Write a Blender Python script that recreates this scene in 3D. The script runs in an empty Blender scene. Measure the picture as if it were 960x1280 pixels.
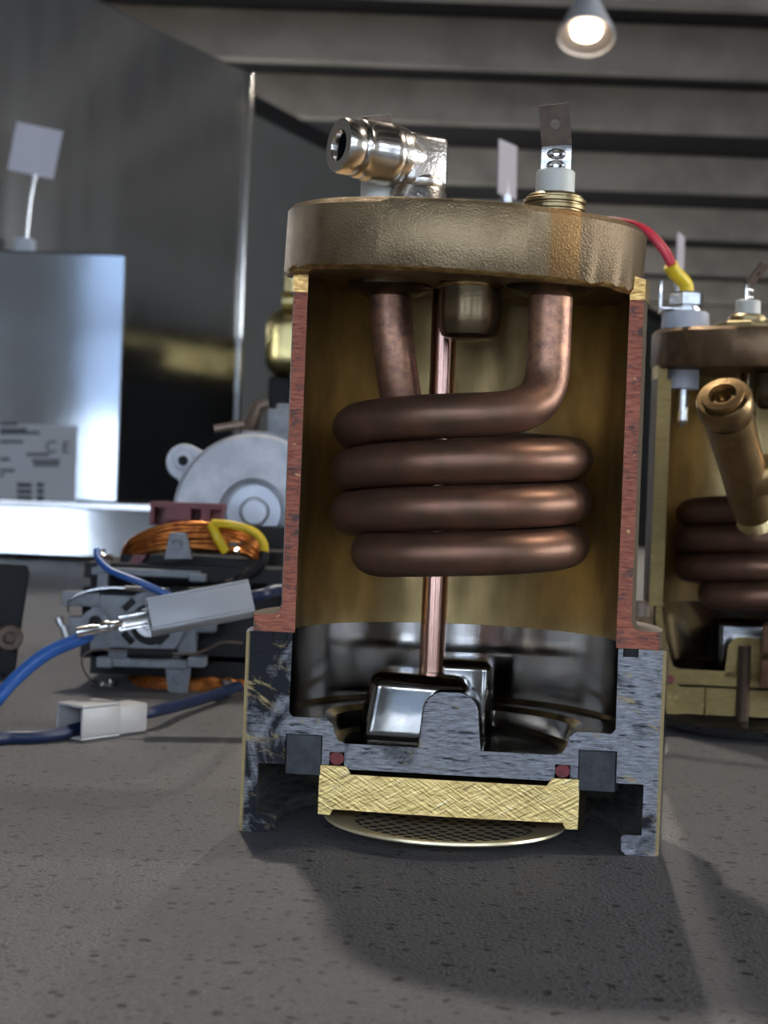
import bpy, bmesh, math, random
from mathutils import Vector, Matrix
random.seed(7)
S = bpy.context.scene
COL = S.collection
PI = math.pi
CT = 0.9                        # height of the counter top above the floor (m)
EYE = 73.0                      # camera height above the counter (mm)
F = 1930.0                      # focal length in pixels of the 960x1280 frame
ROLL, PITCH = math.radians(2.2), math.radians(-0.45)

# ------------------------------------------------------------------ camera
_fw = Vector((0, math.cos(PITCH), math.sin(PITCH)))
_r0 = Vector((1, 0, 0)); _u0 = _r0.cross(_fw)
_r = math.cos(ROLL)*_r0 + math.sin(ROLL)*_u0
_u = math.cos(ROLL)*_u0 - math.sin(ROLL)*_r0
cd = bpy.data.cameras.new('camera'); cam = bpy.data.objects.new('camera', cd); COL.objects.link(cam)
cam.matrix_world = Matrix(((_r.x, _u.x, -_fw.x, 0), (_r.y, _u.y, -_fw.y, 0), (_r.z, _u.z, -_fw.z, CT+EYE/1000), (0, 0, 0, 1)))
cd.sensor_fit = 'VERTICAL'; cd.sensor_height = 36; cd.sensor_width = 27; cd.lens = 36*F/1280
cd.clip_start = 0.01; cd.clip_end = 200
cd.dof.use_dof = True; cd.dof.focus_distance = 0.322; cd.dof.aperture_fstop = 36.0
S.camera = cam
S.view_settings.view_transform = 'Standard'; S.view_settings.look = 'None'
S.view_settings.gamma = 1; S.view_settings.exposure = 0.6; S.view_settings.use_curve_mapping = False

def at(px, py, Y):
    """world point in mm (counter top = 0) seen at a pixel, Y mm in front of the camera"""
    d = _fw + _r*((px-480)/F) + _u*((640-py)/F)
    return Vector((0, 0, EYE)) + d*(Y/d.y)

# ------------------------------------------------------------------ world (daylight outside the windows)
W = bpy.data.worlds.new('sky'); S.world = W; W.use_nodes = True
nt = W.node_tree; bg = nt.nodes['Background']
tc = nt.nodes.new('ShaderNodeTexCoord'); sx = nt.nodes.new('ShaderNodeSeparateXYZ'); cr = nt.nodes.new('ShaderNodeValToRGB')
nt.links.new(tc.outputs['Generated'], sx.inputs[0]); nt.links.new(sx.outputs['Z'], cr.inputs[0]); nt.links.new(cr.outputs[0], bg.inputs[0])
cr.color_ramp.elements[0].position = 0.0; cr.color_ramp.elements[0].color = (0.92, 0.96, 1.0, 1)
cr.color_ramp.elements[1].position = 0.55; cr.color_ramp.elements[1].color = (0.55, 0.72, 1.0, 1)
bg.inputs[1].default_value = 13.0

# ------------------------------------------------------------------ lamps' light (the fittings are built below)
def spot(name, loc, target, power, col, size=1.1, rad=0.035, blend=0.35):
    l = bpy.data.lights.new(name, 'SPOT'); l.energy = power; l.color = col; l.spot_size = size; l.spot_blend = blend; l.shadow_soft_size = rad
    o = bpy.data.objects.new(name, l); COL.objects.link(o); o.location = loc
    o.rotation_euler = (Vector(target)-Vector(loc)).to_track_quat('-Z', 'Y').to_euler()
    return o
WARM = (1.0, 0.90, 0.78)
LAMPS = [((0.475, 4.0, 2.19), (0.25, 1.0, CT), 30), ((1.25, 0.42, 2.25), (0.0, 0.34, CT), 28), ((-0.2, 1.15, 2.35), (0.03, 0.3, CT), 38)]
for k, (p, t, e) in enumerate(LAMPS):
    d = (Vector(t)-Vector(p)).normalized()
    spot('spot_light', Vector(p)+d*0.012, t, e, WARM)
# portals steer the daylight sampling through the four windows
WIN = [(-3.5, -1.92), (-1.47, -0.1), (0.5, 1.7), (2.3, 3.5)]
WZ0, WZ1, WY = 0.48, 2.75, -4.0
ADD_WIN_R = [(-2.6, 0.2), (1.0, 3.0)]     # unseen windows added in the right wall to brighten the hall (y ranges)
ADD_WIN_L = [(7.0, 10.0), (11.0, 14.0), (15.0, 18.0)]                # more added in the left wall behind the partition, to light the ceiling
for x, rng, nx in ((9.1, ADD_WIN_R, -1), (-6.1, ADD_WIN_L, 1)):
    for a, b in rng:
        l = bpy.data.lights.new('window_portal', 'AREA'); l.shape = 'RECTANGLE'; l.size = b-a; l.size_y = WZ1-WZ0; l.cycles.is_portal = True
        o = bpy.data.objects.new('window_portal', l); COL.objects.link(o); o.location = (x, (a+b)/2, (WZ0+WZ1)/2)
        o.rotation_euler = Vector((nx, 0, 0)).to_track_quat('-Z', 'Y').to_euler()
for a, b in WIN:
    l = bpy.data.lights.new('window_portal', 'AREA'); l.shape = 'RECTANGLE'; l.size = b-a; l.size_y = WZ1-WZ0; l.cycles.is_portal = True
    o = bpy.data.objects.new('window_portal', l); COL.objects.link(o); o.location = ((a+b)/2, WY-0.02, (WZ0+WZ1)/2); 
    o.rotation_euler = Vector((0, 1, 0)).to_track_quat('-Z', 'Y').to_euler()

# ------------------------------------------------------------------ materials
def new_mat(name):
    m = bpy.data.materials.new(name); m.use_nodes = True
    return m, m.node_tree, m.node_tree.nodes['Principled BSDF']
def N(nt, typ, **kw):
    n = nt.nodes.new(typ)
    for k, v in kw.items():
        if k.startswith('i_'):
            n.inputs[k[2:].replace('_', ' ')].default_value = v
        else: setattr(n, k, v)
    return n
def rgba(c): return (c[0], c[1], c[2], 1)
def coords(nt, scale=(1, 1, 1), rot=(0, 0, 0)):
    t = N(nt, 'ShaderNodeTexCoord'); mp = N(nt, 'ShaderNodeMapping')
    mp.inputs['Scale'].default_value = scale; mp.inputs['Rotation'].default_value = rot
    nt.links.new(t.outputs['Object'], mp.inputs['Vector'])
    return mp.outputs['Vector']
def dcoords(nt, rot, scale):
    v = coords(nt, (1, 1, 1), rot); mp = N(nt, 'ShaderNodeMapping'); mp.inputs['Scale'].default_value = scale
    nt.links.new(v, mp.inputs['Vector']); return mp.outputs['Vector']
def noise(nt, vec, scale, detail=4, rough=0.55, dist=0):
    n = N(nt, 'ShaderNodeTexNoise'); n.inputs['Scale'].default_value = scale; n.inputs['Detail'].default_value = detail
    n.inputs['Roughness'].default_value = rough; n.inputs['Distortion'].default_value = dist
    nt.links.new(vec, n.inputs['Vector']); return n.outputs['Fac']
def ramp(nt, fac, lo, hi):
    r = N(nt, 'ShaderNodeMapRange'); r.inputs['From Min'].default_value = lo; r.inputs['From Max'].default_value = hi; r.clamp = True
    nt.links.new(fac, r.inputs['Value']); return r.outputs['Result']
def mixc(nt, fac, a, b):
    m = N(nt, 'ShaderNodeMix', data_type='RGBA')
    nt.links.new(fac, m.inputs['Factor'])
    for s, v in ((6, a), (7, b)):
        if isinstance(v, (tuple, list)): m.inputs[s].default_value = rgba(v)
        else: nt.links.new(v, m.inputs[s])
    return m.outputs[2]
def mixf(nt, fac, a, b):
    m = N(nt, 'ShaderNodeMix', data_type='FLOAT'); nt.links.new(fac, m.inputs['Factor'])
    m.inputs[2].default_value = a; m.inputs[3].default_value = b; return m.outputs[0]
def bump(nt, b, h, strength, dist=0.0002):
    n = N(nt, 'ShaderNodeBump'); n.inputs['Strength'].default_value = strength; n.inputs['Distance'].default_value = dist
    nt.links.new(h, n.inputs['Height']); nt.links.new(n.outputs['Normal'], b.inputs['Normal'])

def simple(name, col, metal=0.0, rough=0.5, col2=None, scale=200, lo=0.4, hi=0.65, stretch=(1, 1, 1), rough2=None, bmp=0, bscale=None, emit=None, spec=None, coat=0, bdist=0.0002):
    m, nt, b = new_mat(name)
    b.inputs['Base Color'].default_value = rgba(col); b.inputs['Metallic'].default_value = metal; b.inputs['Roughness'].default_value = rough
    if spec is not None: b.inputs['Specular IOR Level'].default_value = spec
    if coat: b.inputs['Coat Weight'].default_value = coat
    v = coords(nt, stretch)
    if col2 is not None or rough2 is not None:
        f = ramp(nt, noise(nt, v, scale, 5), lo, hi)
        if col2 is not None: nt.links.new(mixc(nt, f, col, col2), b.inputs['Base Color'])
        if rough2 is not None: nt.links.new(mixf(nt, f, rough, rough2), b.inputs['Roughness'])
    if bmp: bump(nt, b, noise(nt, v, bscale or scale*3, 3), bmp, bdist)
    if emit: b.inputs['Emission Color'].default_value = rgba(emit[0]); b.inputs['Emission Strength'].default_value = emit[1]
    return m

def cut_mat(name, base, dark, gold, rough=0.32, dlo=0.52, dhi=0.6, glo=0.60, ghi=0.68, streak=(60, 60, 700), metal=1.0):
    """sawn metal face: fine saw scratches, dark burnished patches and brass showing through"""
    m, nt, b = new_mat(name)
    v = coords(nt)
    vs = coords(nt, (1, 1, 6), (0, 0.12, 0)); vd = coords(nt, (1, 1, 9), (0, 0.75, 0))
    fd = ramp(nt, noise(nt, vs, 120, 5, 0.62), dlo, dhi)
    fg = ramp(nt, noise(nt, coords(nt, (1, 1, 1.6), (0.3, 0.5, 0.2)), 95, 5, 0.6, 0.5), glo, ghi)
    fs = ramp(nt, noise(nt, vs, 420, 3, 0.7), 0.3, 0.7)
    c = mixc(nt, fs, tuple(x*0.72 for x in base), base)
    c = mixc(nt, fd, c, dark); c = mixc(nt, fg, c, gold)
    nt.links.new(c, b.inputs['Base Color'])
    b.inputs['Metallic'].default_value = metal
    nt.links.new(mixf(nt, fd, rough, 0.5), b.inputs['Roughness'])
    a = N(nt, 'ShaderNodeMath', operation='ADD')
    nt.links.new(noise(nt, vs, 500, 3, 0.7), a.inputs[0]); nt.links.new(noise(nt, vd, 260, 3, 0.6), a.inputs[1])
    bump(nt, b, a.outputs[0], 0.55, 0.00025)
    return m

M = {}
M['cast'] = simple('cast_brass', (0.33, 0.237, 0.132), 0.85, 0.40, (0.225, 0.158, 0.085), 110, 0.42, 0.66, bmp=0.7, bscale=2100, bdist=0.00025)
_n = M['cast'].node_tree; _b = _n.nodes['Principled BSDF']; _t = N(_n, 'ShaderNodeTexCoord'); _s = N(_n, 'ShaderNodeSeparateXYZ'); _n.links.new(_t.outputs['Object'], _s.inputs[0])
_src = _b.inputs['Base Color'].links[0].from_socket                 # facet shading painted in: orange-brown stripe down the lid's right, darker tone beyond
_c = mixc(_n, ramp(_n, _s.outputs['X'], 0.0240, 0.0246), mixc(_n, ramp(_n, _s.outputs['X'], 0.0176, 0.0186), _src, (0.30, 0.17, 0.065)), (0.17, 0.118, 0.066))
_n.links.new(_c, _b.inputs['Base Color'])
M['cast_dark'] = simple('dark_cast_brass', (0.20, 0.125, 0.068), 0.75, 0.45, (0.13, 0.08, 0.043), 130, bmp=0.5, bscale=900)
M['brass_raw'] = simple('freshly_sawn_brass', (0.56, 0.35, 0.12), 1.0, 0.28, (0.28, 0.16, 0.055), 420, 0.4, 0.6, (1, 1, 3), bmp=0.8, bscale=600)
M['brass_in'] = simple('chamber_brass', (0.50, 0.355, 0.155), 0.9, 0.32, (0.32, 0.225, 0.095), 90, 0.38, 0.62, (1, 1, 0.45), rough2=0.46, bmp=0.35, bscale=1600, bdist=0.00012)
M['brass_out'] = simple('outer_brass', (0.36, 0.27, 0.12), 0.9, 0.4, (0.25, 0.18, 0.08), 120, bmp=0.2, bscale=900)
M['brass_turn'] = simple('turned_brass', (0.62, 0.46, 0.22), 1.0, 0.27, (0.5, 0.36, 0.16), 300, bmp=0.1, bscale=1500)
M['brass_thread'] = simple('brass_thread', (0.34, 0.26, 0.13), 1.0, 0.36, (0.24, 0.18, 0.09), 250)
M['boss'] = simple('bronze_boss', (0.18, 0.128, 0.07), 0.9, 0.26, (0.12, 0.085, 0.045), 220, bmp=0.15, bscale=1200)
def scratched_brass():
    m, nt, b = new_mat('scratched_yellow_brass')
    v = coords(nt); v1 = dcoords(nt, (0, 0.5, 0), (1, 1, 11)); v2 = dcoords(nt, (0, -0.55, 0), (1, 1, 12)); v3 = coords(nt, (1, 1, 6))
    c = mixc(nt, ramp(nt, noise(nt, v3, 200, 4, 0.65), 0.35, 0.65), (0.68, 0.48, 0.17), (0.90, 0.68, 0.29))
    for q, lo in ((v1, 0.63), (v2, 0.67)):
        c = mixc(nt, ramp(nt, noise(nt, q, 105, 3, 0.6), lo, lo+0.04), c, (0.96, 0.80, 0.48))
        c = mixc(nt, ramp(nt, noise(nt, q, 140, 3, 0.6), lo+0.03, lo+0.07), c, (0.32, 0.22, 0.09))
    nt.links.new(c, b.inputs['Base Color']); b.inputs['Metallic'].default_value = 1.0; b.inputs['Roughness'].default_value = 0.34
    ad = N(nt, 'ShaderNodeMath', operation='ADD'); nt.links.new(noise(nt, v1, 105, 3, 0.6), ad.inputs[0]); nt.links.new(noise(nt, v2, 140, 3, 0.6), ad.inputs[1])
    bump(nt, b, ad.outputs[0], 0.55, 0.0007); return m
M['plug_cut'] = scratched_brass()
M['brass_cut2'] = cut_mat('sawn_dull_brass', (0.25, 0.18, 0.075), (0.19, 0.135, 0.055), (0.32, 0.235, 0.10), 0.42)
def plated_cut():
    m, nt, b = new_mat('sawn_plated_body')
    t = N(nt, 'ShaderNodeTexCoord'); sp = N(nt, 'ShaderNodeSeparateXYZ'); nt.links.new(t.outputs['Object'], sp.inputs[0])
    v = coords(nt); vs = coords(nt, (1, 1, 7), (0, 0.10, 0)); vd = dcoords(nt, (0, 0.5, 0), (1, 1, 12))
    dark_refl = ramp(nt, sp.outputs['X'], -0.024, -0.036)            # dark reflection on the left wall, painted into the colour
    c = mixc(nt, ramp(nt, noise(nt, vs, 330, 4, 0.7), 0.3, 0.7), (0.22, 0.235, 0.27), (0.88, 0.90, 0.96))
    line = ramp(nt, noise(nt, vs, 170, 4, 0.65), 0.56, 0.64); c = mixc(nt, line, c, (0.09, 0.09, 0.105))
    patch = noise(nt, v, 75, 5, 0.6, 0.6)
    a = N(nt, 'ShaderNodeMath', operation='MULTIPLY_ADD'); nt.links.new(dark_refl, a.inputs[0]); a.inputs[1].default_value = 0.20; nt.links.new(patch, a.inputs[2])
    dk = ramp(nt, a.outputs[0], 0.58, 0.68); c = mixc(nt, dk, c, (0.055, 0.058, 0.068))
    gold = noise(nt, dcoords(nt, (0, -0.5, 0), (1.2, 1, 3.2)), 85, 6, 0.7, 0.7)
    g = N(nt, 'ShaderNodeMath', operation='MULTIPLY_ADD'); nt.links.new(dark_refl, g.inputs[0]); g.inputs[1].default_value = 0.05; nt.links.new(gold, g.inputs[2])
    c = mixc(nt, ramp(nt, g.outputs[0], 0.60, 0.70), c, (0.80, 0.62, 0.30))
    ax = N(nt, 'ShaderNodeMath', operation='ABSOLUTE'); sb = N(nt, 'ShaderNodeMath', operation='SUBTRACT'); nt.links.new(sp.outputs['X'], sb.inputs[0]); sb.inputs[1].default_value = 0.0009; nt.links.new(sb.outputs[0], ax.inputs[0])
    c = mixc(nt, ramp(nt, ax.outputs[0], 0.0440, 0.0445), c, (0.72, 0.56, 0.28))      # brass shows where the plating was sawn through at the rim
    gl = ramp(nt, noise(nt, vd, 260, 3, 0.6), 0.70, 0.74); c = mixc(nt, gl, c, (0.75, 0.62, 0.38))
    nt.links.new(c, b.inputs['Base Color']); b.inputs['Metallic'].default_value = 1.0; b.inputs['Roughness'].default_value = 0.36
    ad = N(nt, 'ShaderNodeMath', operation='ADD'); nt.links.new(noise(nt, vs, 500, 3, 0.7), ad.inputs[0]); nt.links.new(noise(nt, vd, 300, 3, 0.6), ad.inputs[1])
    bump(nt, b, ad.outputs[0], 1.0, 0.0004)
    return m
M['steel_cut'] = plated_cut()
M['chrome_block'] = simple('block_plating', (0.21, 0.20, 0.185), 1.0, 0.09, rough2=0.2, scale=90, bmp=0.1, bscale=300)
M['machined'] = simple('machined_steel', (0.58, 0.56, 0.53), 0.9, 0.38, (0.25, 0.24, 0.23), 160, stretch=(1, 1, 5))
M['chrome'] = simple('polished_plating', (0.70, 0.71, 0.73), 1.0, 0.13, rough2=0.22, scale=60, bmp=0.05, bscale=700)
M['chrome_dark'] = simple('inner_plating', (0.50, 0.475, 0.445), 1.0, 0.09, rough2=0.18, scale=80, stretch=(1, 1, 0.3), bmp=0.06, bscale=900)
M['nickel'] = simple('nickel', (0.70, 0.64, 0.57), 1.0, 0.17, rough2=0.24, scale=200, bmp=0.05, bscale=1200)
M['nickel_cast'] = simple('cast_nickel', (0.66, 0.61, 0.55), 1.0, 0.26, bmp=0.5, bscale=1200, col2=(0.5, 0.46, 0.42), scale=250)
M['tin'] = simple('tinned_steel', (0.72, 0.71, 0.70), 1.0, 0.22, (0.55, 0.54, 0.53), 500, bmp=0.1)
M['tin_brown'] = simple('tarnished_tin', (0.20, 0.145, 0.11), 0.6, 0.32, (0.15, 0.11, 0.085), 500, bmp=0.15)
M['ceramic'] = simple('white_ceramic', (0.56, 0.55, 0.48), 0, 0.45)
M['teflon'] = simple('white_plastic', (0.5, 0.51, 0.55), 0, 0.35)
M['copper_rod'] = simple('bright_copper', (0.60, 0.36, 0.28), 1.0, 0.22, (0.52, 0.30, 0.23), 200, stretch=(1, 1, 0.1))
M['rubber'] = simple('black_rubber', (0.022, 0.024, 0.027), 0, 0.55, (0.045, 0.047, 0.05), 350, bmp=0.4, bscale=900)
M['red_rubber'] = simple('red_rubber', (0.20, 0.022, 0.022), 0, 0.5, (0.12, 0.015, 0.015), 500)
M['black'] = simple('black_plastic', (0.006, 0.006, 0.007), 0, 0.55, spec=0.25)
M['black_steel'] = simple('blackened_laminations', (0.006, 0.006, 0.007), 0.0, 0.7, bmp=0.4, bscale=800)
M['grey_plastic'] = simple('grey_moulded_plastic', (0.21, 0.225, 0.245), 0, 0.5, (0.16, 0.17, 0.185), 250, bmp=0.2, bscale=900)
M['alu'] = simple('die_cast_aluminium', (0.50, 0.51, 0.525), 0.35, 0.5, (0.36, 0.37, 0.39), 75, 0.40, 0.60, bmp=0.2, bscale=500)
M['alu_light'] = simple('turned_aluminium', (0.50, 0.53, 0.58), 0.5, 0.4)
M['maroon'] = simple('maroon_plastic', (0.145, 0.028, 0.032), 0, 0.5)
M['winding'] = simple('enamelled_copper_wire', (0.62, 0.22, 0.05), 0.9, 0.3, (0.34, 0.10, 0.025), 300)
M['yellow'] = simple('yellow_sleeving', (0.72, 0.50, 0.015), 0, 0.42)
M['blue'] = simple('blue_insulation', (0.02, 0.085, 0.30), 0, 0.33)
M['blue_dark'] = simple('navy_insulation', (0.006, 0.016, 0.055), 0, 0.45)
M['red_wire'] = simple('red_insulation', (0.55, 0.022, 0.045), 0, 0.35)
M['grey_conn'] = simple('grey_translucent_plastic', (0.38, 0.40, 0.43), 0, 0.35)
M['white_conn'] = simple('milky_nylon', (0.42, 0.41, 0.40), 0, 0.4)
for k in ('grey_conn', 'white_conn', 'teflon'):
    b = M[k].node_tree.nodes['Principled BSDF']; b.inputs['Subsurface Weight'].default_value = 0.3; b.inputs['Subsurface Radius'].default_value = (0.003, 0.003, 0.003)
M['card'] = simple('white_card', (0.6, 0.57, 0.62), 0, 0.7)
M['card_dim'] = simple('dim_lit_card', (0.38, 0.34, 0.36), 0, 0.7)  # white card with dim pinkish light put into its colour
M['sticker'] = simple('grey_label_paper', (0.40, 0.40, 0.40), 0, 0.6)
M['ink'] = simple('label_ink', (0.03, 0.03, 0.035), 0, 0.6)
M['ink_grey'] = simple('faded_label_ink', (0.15, 0.15, 0.16), 0, 0.6)
M['steel_panel'] = simple('dark_brushed_steel', (0.36, 0.355, 0.345), 0.86, 0.17, rough2=0.22, scale=30, stretch=(1, 1, 0.05))
M['steel_box'] = simple('mirror_steel', (0.46, 0.48, 0.50), 1.0, 0.07, rough2=0.1, scale=10)
M['steel_edge'] = simple('polished_edge', (0.75, 0.73, 0.70), 1.0, 0.2)
M['tank_brass'] = simple('brushed_brass_sheet', (0.62, 0.50, 0.22), 1.0, 0.25, rough2=0.32, scale=40)
M['lamp_white'] = simple('white_enamel', (0.8, 0.78, 0.77), 0, 0.4)
M['lamp_glow'] = simple('lamp_glow', (1, 1, 1), 0, 0.5, emit=((1.0, 0.86, 0.66), 14.0))
M['lamp_in'] = simple('lamp_reflector', (0.8, 0.68, 0.6), 0.6, 0.35)
M['deck'] = simple('ceiling_board', (0.022, 0.021, 0.02), 0, 0.8, (0.016, 0.016, 0.015), 2.5)
M['beam'] = simple('ceiling_beam_paint', (0.46, 0.395, 0.325), 0, 0.7, (0.33, 0.285, 0.235), 3.0)
M['wall'] = simple('grey_green_wall_paint', (0.17, 0.17, 0.155), 0, 0.7, (0.15, 0.15, 0.137), 4)
M['wall_light'] = simple('pale_wall_paint', (0.45, 0.44, 0.42), 0, 0.7)
M['floor'] = simple('concrete_floor', (0.055, 0.053, 0.05), 0, 0.5, (0.04, 0.039, 0.038), 5)
M['pavement'] = simple('pale_pavement', (0.24, 0.235, 0.23), 0, 0.8)
M['white_render'] = simple('white_render', (0.6, 0.6, 0.6), 0, 0.8)
M['blue_facade'] = simple('blue_grey_facade', (0.075, 0.10, 0.135), 0, 0.6)
M['dark_glass'] = simple('dark_glass', (0.05, 0.06, 0.075), 0, 0.15)
M['rail'] = simple('black_rail_paint', (0.008, 0.008, 0.009), 0, 0.6)
M['carcass'] = simple('dark_cabinet_board', (0.06, 0.058, 0.056), 0, 0.6)

def red_cut():
    m, nt, b = new_mat('red_painted_cut_face')
    vs = coords(nt, (1, 1, 7), (0, -0.12, 0)); v = coords(nt)
    c = mixc(nt, ramp(nt, noise(nt, vs, 300, 4, 0.65), 0.35, 0.65), (0.25, 0.06, 0.036), (0.56, 0.19, 0.108))
    c = mixc(nt, ramp(nt, noise(nt, coords(nt, (1, 1, 2.2), (0, 0.2, 0)), 150, 5, 0.68), 0.53, 0.63), c, (0.10, 0.062, 0.058))
    fg = ramp(nt, noise(nt, v, 420, 3, 0.5), 0.67, 0.70)
    c = mixc(nt, fg, c, (0.85, 0.62, 0.3)); nt.links.new(c, b.inputs['Base Color']); nt.links.new(fg, b.inputs['Metallic'])
    b.inputs['Roughness'].default_value = 0.45
    bump(nt, b, noise(nt, vs, 300, 4, 0.7), 1.0, 0.0005)
    return m
M['red_cut'] = red_cut()
def copper_mat():
    m, nt, b = new_mat('heat_tarnished_copper')
    v = coords(nt)
    t = N(nt, 'ShaderNodeTexCoord'); s = N(nt, 'ShaderNodeSeparateXYZ'); nt.links.new(t.outputs['Object'], s.inputs[0])
    up = ramp(nt, s.outputs['Z'], 0.092, 0.104)          # the legs near the flange are less tarnished than the coil
    cl = mixc(nt, ramp(nt, noise(nt, v, 420, 4, 0.7), 0.4, 0.62), (0.44, 0.225, 0.135), (0.22, 0.12, 0.085))
    cd_ = mixc(nt, ramp(nt, noise(nt, v, 150, 5, 0.6), 0.38, 0.66), (0.15, 0.084, 0.052), (0.225, 0.108, 0.068))
    nt.links.new(mixc(nt, up, cd_, cl), b.inputs['Base Color'])
    b.inputs['Metallic'].default_value = 0.75; b.inputs['Roughness'].default_value = 0.42
    bump(nt, b, noise(nt, v, 1100, 3), 0.18, 0.00012)
    return m
M['copper'] = copper_mat()
def counter_mat():
    m, nt, b = new_mat('speckled_grey_laminate')
    v = coords(nt)
    c = mixc(nt, ramp(nt, noise(nt, v, 28, 5, 0.6), 0.35, 0.65), (0.088, 0.088, 0.092), (0.108, 0.107, 0.110))
    c = mixc(nt, ramp(nt, noise(nt, v, 900, 3, 0.6), 0.4, 0.75), c, (0.07, 0.068, 0.068))
    def specks(scale, size, keep):
        vo = N(nt, 'ShaderNodeTexVoronoi', voronoi_dimensions='2D'); vo.inputs['Scale'].default_value = scale
        wob = N(nt, 'ShaderNodeTexNoise'); wob.inputs['Scale'].default_value = scale*3; nt.links.new(v, wob.inputs['Vector'])
        ad = N(nt, 'ShaderNodeMix', data_type='VECTOR'); ad.inputs['Factor'].default_value = 0.0025
        nt.links.new(v, ad.inputs[4]); nt.links.new(wob.outputs['Color'], ad.inputs[5]); nt.links.new(ad.outputs[1], vo.inputs['Vector'])
        sc = N(nt, 'ShaderNodeSeparateColor'); nt.links.new(vo.outputs['Color'], sc.inputs[0])
        near = ramp(nt, vo.outputs['Distance'], size, size*0.6); k = ramp(nt, sc.outputs[0], keep, keep+0.02)
        mu = N(nt, 'ShaderNodeMath', operation='MULTIPLY'); nt.links.new(near, mu.inputs[0]); nt.links.new(k, mu.inputs[1]); return mu.outputs[0]
    c = mixc(nt, specks(270, 0.17, 0.40), c, (0.03, 0.028, 0.027))
    c = mixc(nt, specks(125, 0.13, 0.5), c, (0.02, 0.019, 0.018))
    nt.links.new(c, b.inputs['Base Color']); b.inputs['Roughness'].default_value = 0.5; b.inputs['Specular IOR Level'].default_value = 0.35
    bump(nt, b, noise(nt, v, 1200, 2), 0.9, 0.0006)
    return m
M['counter'] = counter_mat()

# ------------------------------------------------------------------ mesh helpers (all in mm)
def xf(vs, mat):
    for v in vs: v.co = mat @ v.co
def box(bm, x0, x1, y0, y1, z0, z1, mi=0, bev=0, seg=2, mat=None):
    r = bmesh.ops.create_cube(bm, size=1); vs = r['verts']
    for v in vs: v.co = Vector(((x0+x1)/2+v.co.x*(x1-x0), (y0+y1)/2+v.co.y*(y1-y0), (z0+z1)/2+v.co.z*(z1-z0)))
    fs = set(f for v in vs for f in v.link_faces)
    for f in fs: f.material_index = mi
    if bev:
        es = set(e for v in vs for e in v.link_edges)
        g = bmesh.ops.bevel(bm, geom=list(es), offset=bev, segments=seg, profile=0.5, affect='EDGES')
        for f in g['faces']: f.material_index = mi
        vs = list(set(v for f in g['faces'] for v in f.verts) | set(v for v in vs if v.is_valid))
    if mat is not None: xf(vs, mat)
    return vs
def frame_to(p, d):
    d = Vector(d).normalized(); q = d.to_track_quat('Z', 'Y')
    return Matrix.Translation(p) @ q.to_matrix().to_4x4()
def lathe(bm, prof, c=(0, 0, 0), seg=96, closed=True, d=None, mi=0, mis=None, a0=0.0):
    """revolve (r,z) profile about the z axis through c (or along direction d)"""
    Mx = frame_to(c, d) if d is not None else Matrix.Translation(c)
    rings = []; new = []
    for r, z in prof:
        if r < 1e-6:
            v = bm.verts.new(Mx @ Vector((0, 0, z))); rings.append([v]); new.append(v)
        else:
            ring = [bm.verts.new(Mx @ Vector((r*math.cos(a0+2*PI*k/seg), r*math.sin(a0+2*PI*k/seg), z))) for k in range(seg)]
            rings.append(ring); new += ring
    n = len(prof); rng = range(n) if closed else range(n-1)
    for i in rng:
        A, B = rings[i], rings[(i+1) % n]
        m = mis[i] if mis else mi
        if len(A) == 1 and len(B) == 1: continue
        for k in range(seg):
            k2 = (k+1) % seg
            if len(A) == 1: f = bm.faces.new((A[0], B[k], B[k2]))
            elif len(B) == 1: f = bm.faces.new((A[k], A[k2], B[0]))
            else: f = bm.faces.new((A[k], A[k2], B[k2], B[k]))
            f.material_index = m
    return new
def cut(bm, co, no, mi):
    """remove what lies on the side the normal points to and cap the section"""
    g = bmesh.ops.bisect_plane(bm, geom=bm.verts[:]+bm.edges[:]+bm.faces[:], dist=1e-5, plane_co=co, plane_no=no, clear_outer=True)
    es = [e for e in g['geom_cut'] if isinstance(e, bmesh.types.BMEdge)]
    f = bmesh.ops.triangle_fill(bm, use_beauty=True, use_dissolve=False, edges=es, normal=no)
    for x in f['geom']:
        if isinstance(x, bmesh.types.BMFace): x.material_index = mi; x.smooth = False
def tube(bm, pts, r, seg=14, mi=0, cap=True):
    pts = [Vector(p) for p in pts]; n = len(pts)
    rs = r if isinstance(r, (list, tuple)) else [r]*n
    T = [(pts[min(i+1, n-1)]-pts[max(i-1, 0)]).normalized() for i in range(n)]
    up = Vector((0, 0, 1)) if abs(T[0].z) < 0.9 else Vector((0, 1, 0))
    u = (up - T[0]*up.dot(T[0])).normalized(); rings = []
    for i in range(n):
        u = (u - T[i]*u.dot(T[i])).normalized(); w = T[i].cross(u)
        rings.append([bm.verts.new(pts[i]+(u*math.cos(2*PI*k/seg)+w*math.sin(2*PI*k/seg))*rs[i]) for k in range(seg)])
    for i in range(n-1):
        for k in range(seg):
            f = bm.faces.new((rings[i][k], rings[i][(k+1) % seg], rings[i+1][(k+1) % seg], rings[i+1][k])); f.material_index = mi
    if cap:
        bm.faces.new(rings[0][::-1]).material_index = mi; bm.faces.new(rings[-1]).material_index = mi
def spline(pts, k=10):
    P = [Vector(p) for p in pts]; P = [2*P[0]-P[1]]+P+[2*P[-1]-P[-2]]; out = []
    for i in range(1, len(P)-2):
        for j in range(k):
            t = j/k; a, b, c, d = P[i-1], P[i], P[i+1], P[i+2]
            out.append(0.5*((2*b)+(c-a)*t+(2*a-5*b+4*c-d)*t*t+(3*b-a-3*c+d)*t**3))
    return out+[P[-2]]
def bez(a, b, c, d, k=16):
    a, b, c, d = map(Vector, (a, b, c, d))
    return [a*(1-t)**3+b*3*t*(1-t)**2+c*3*t*t*(1-t)+d*t**3 for t in [i/k for i in range(k+1)]]
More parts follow.
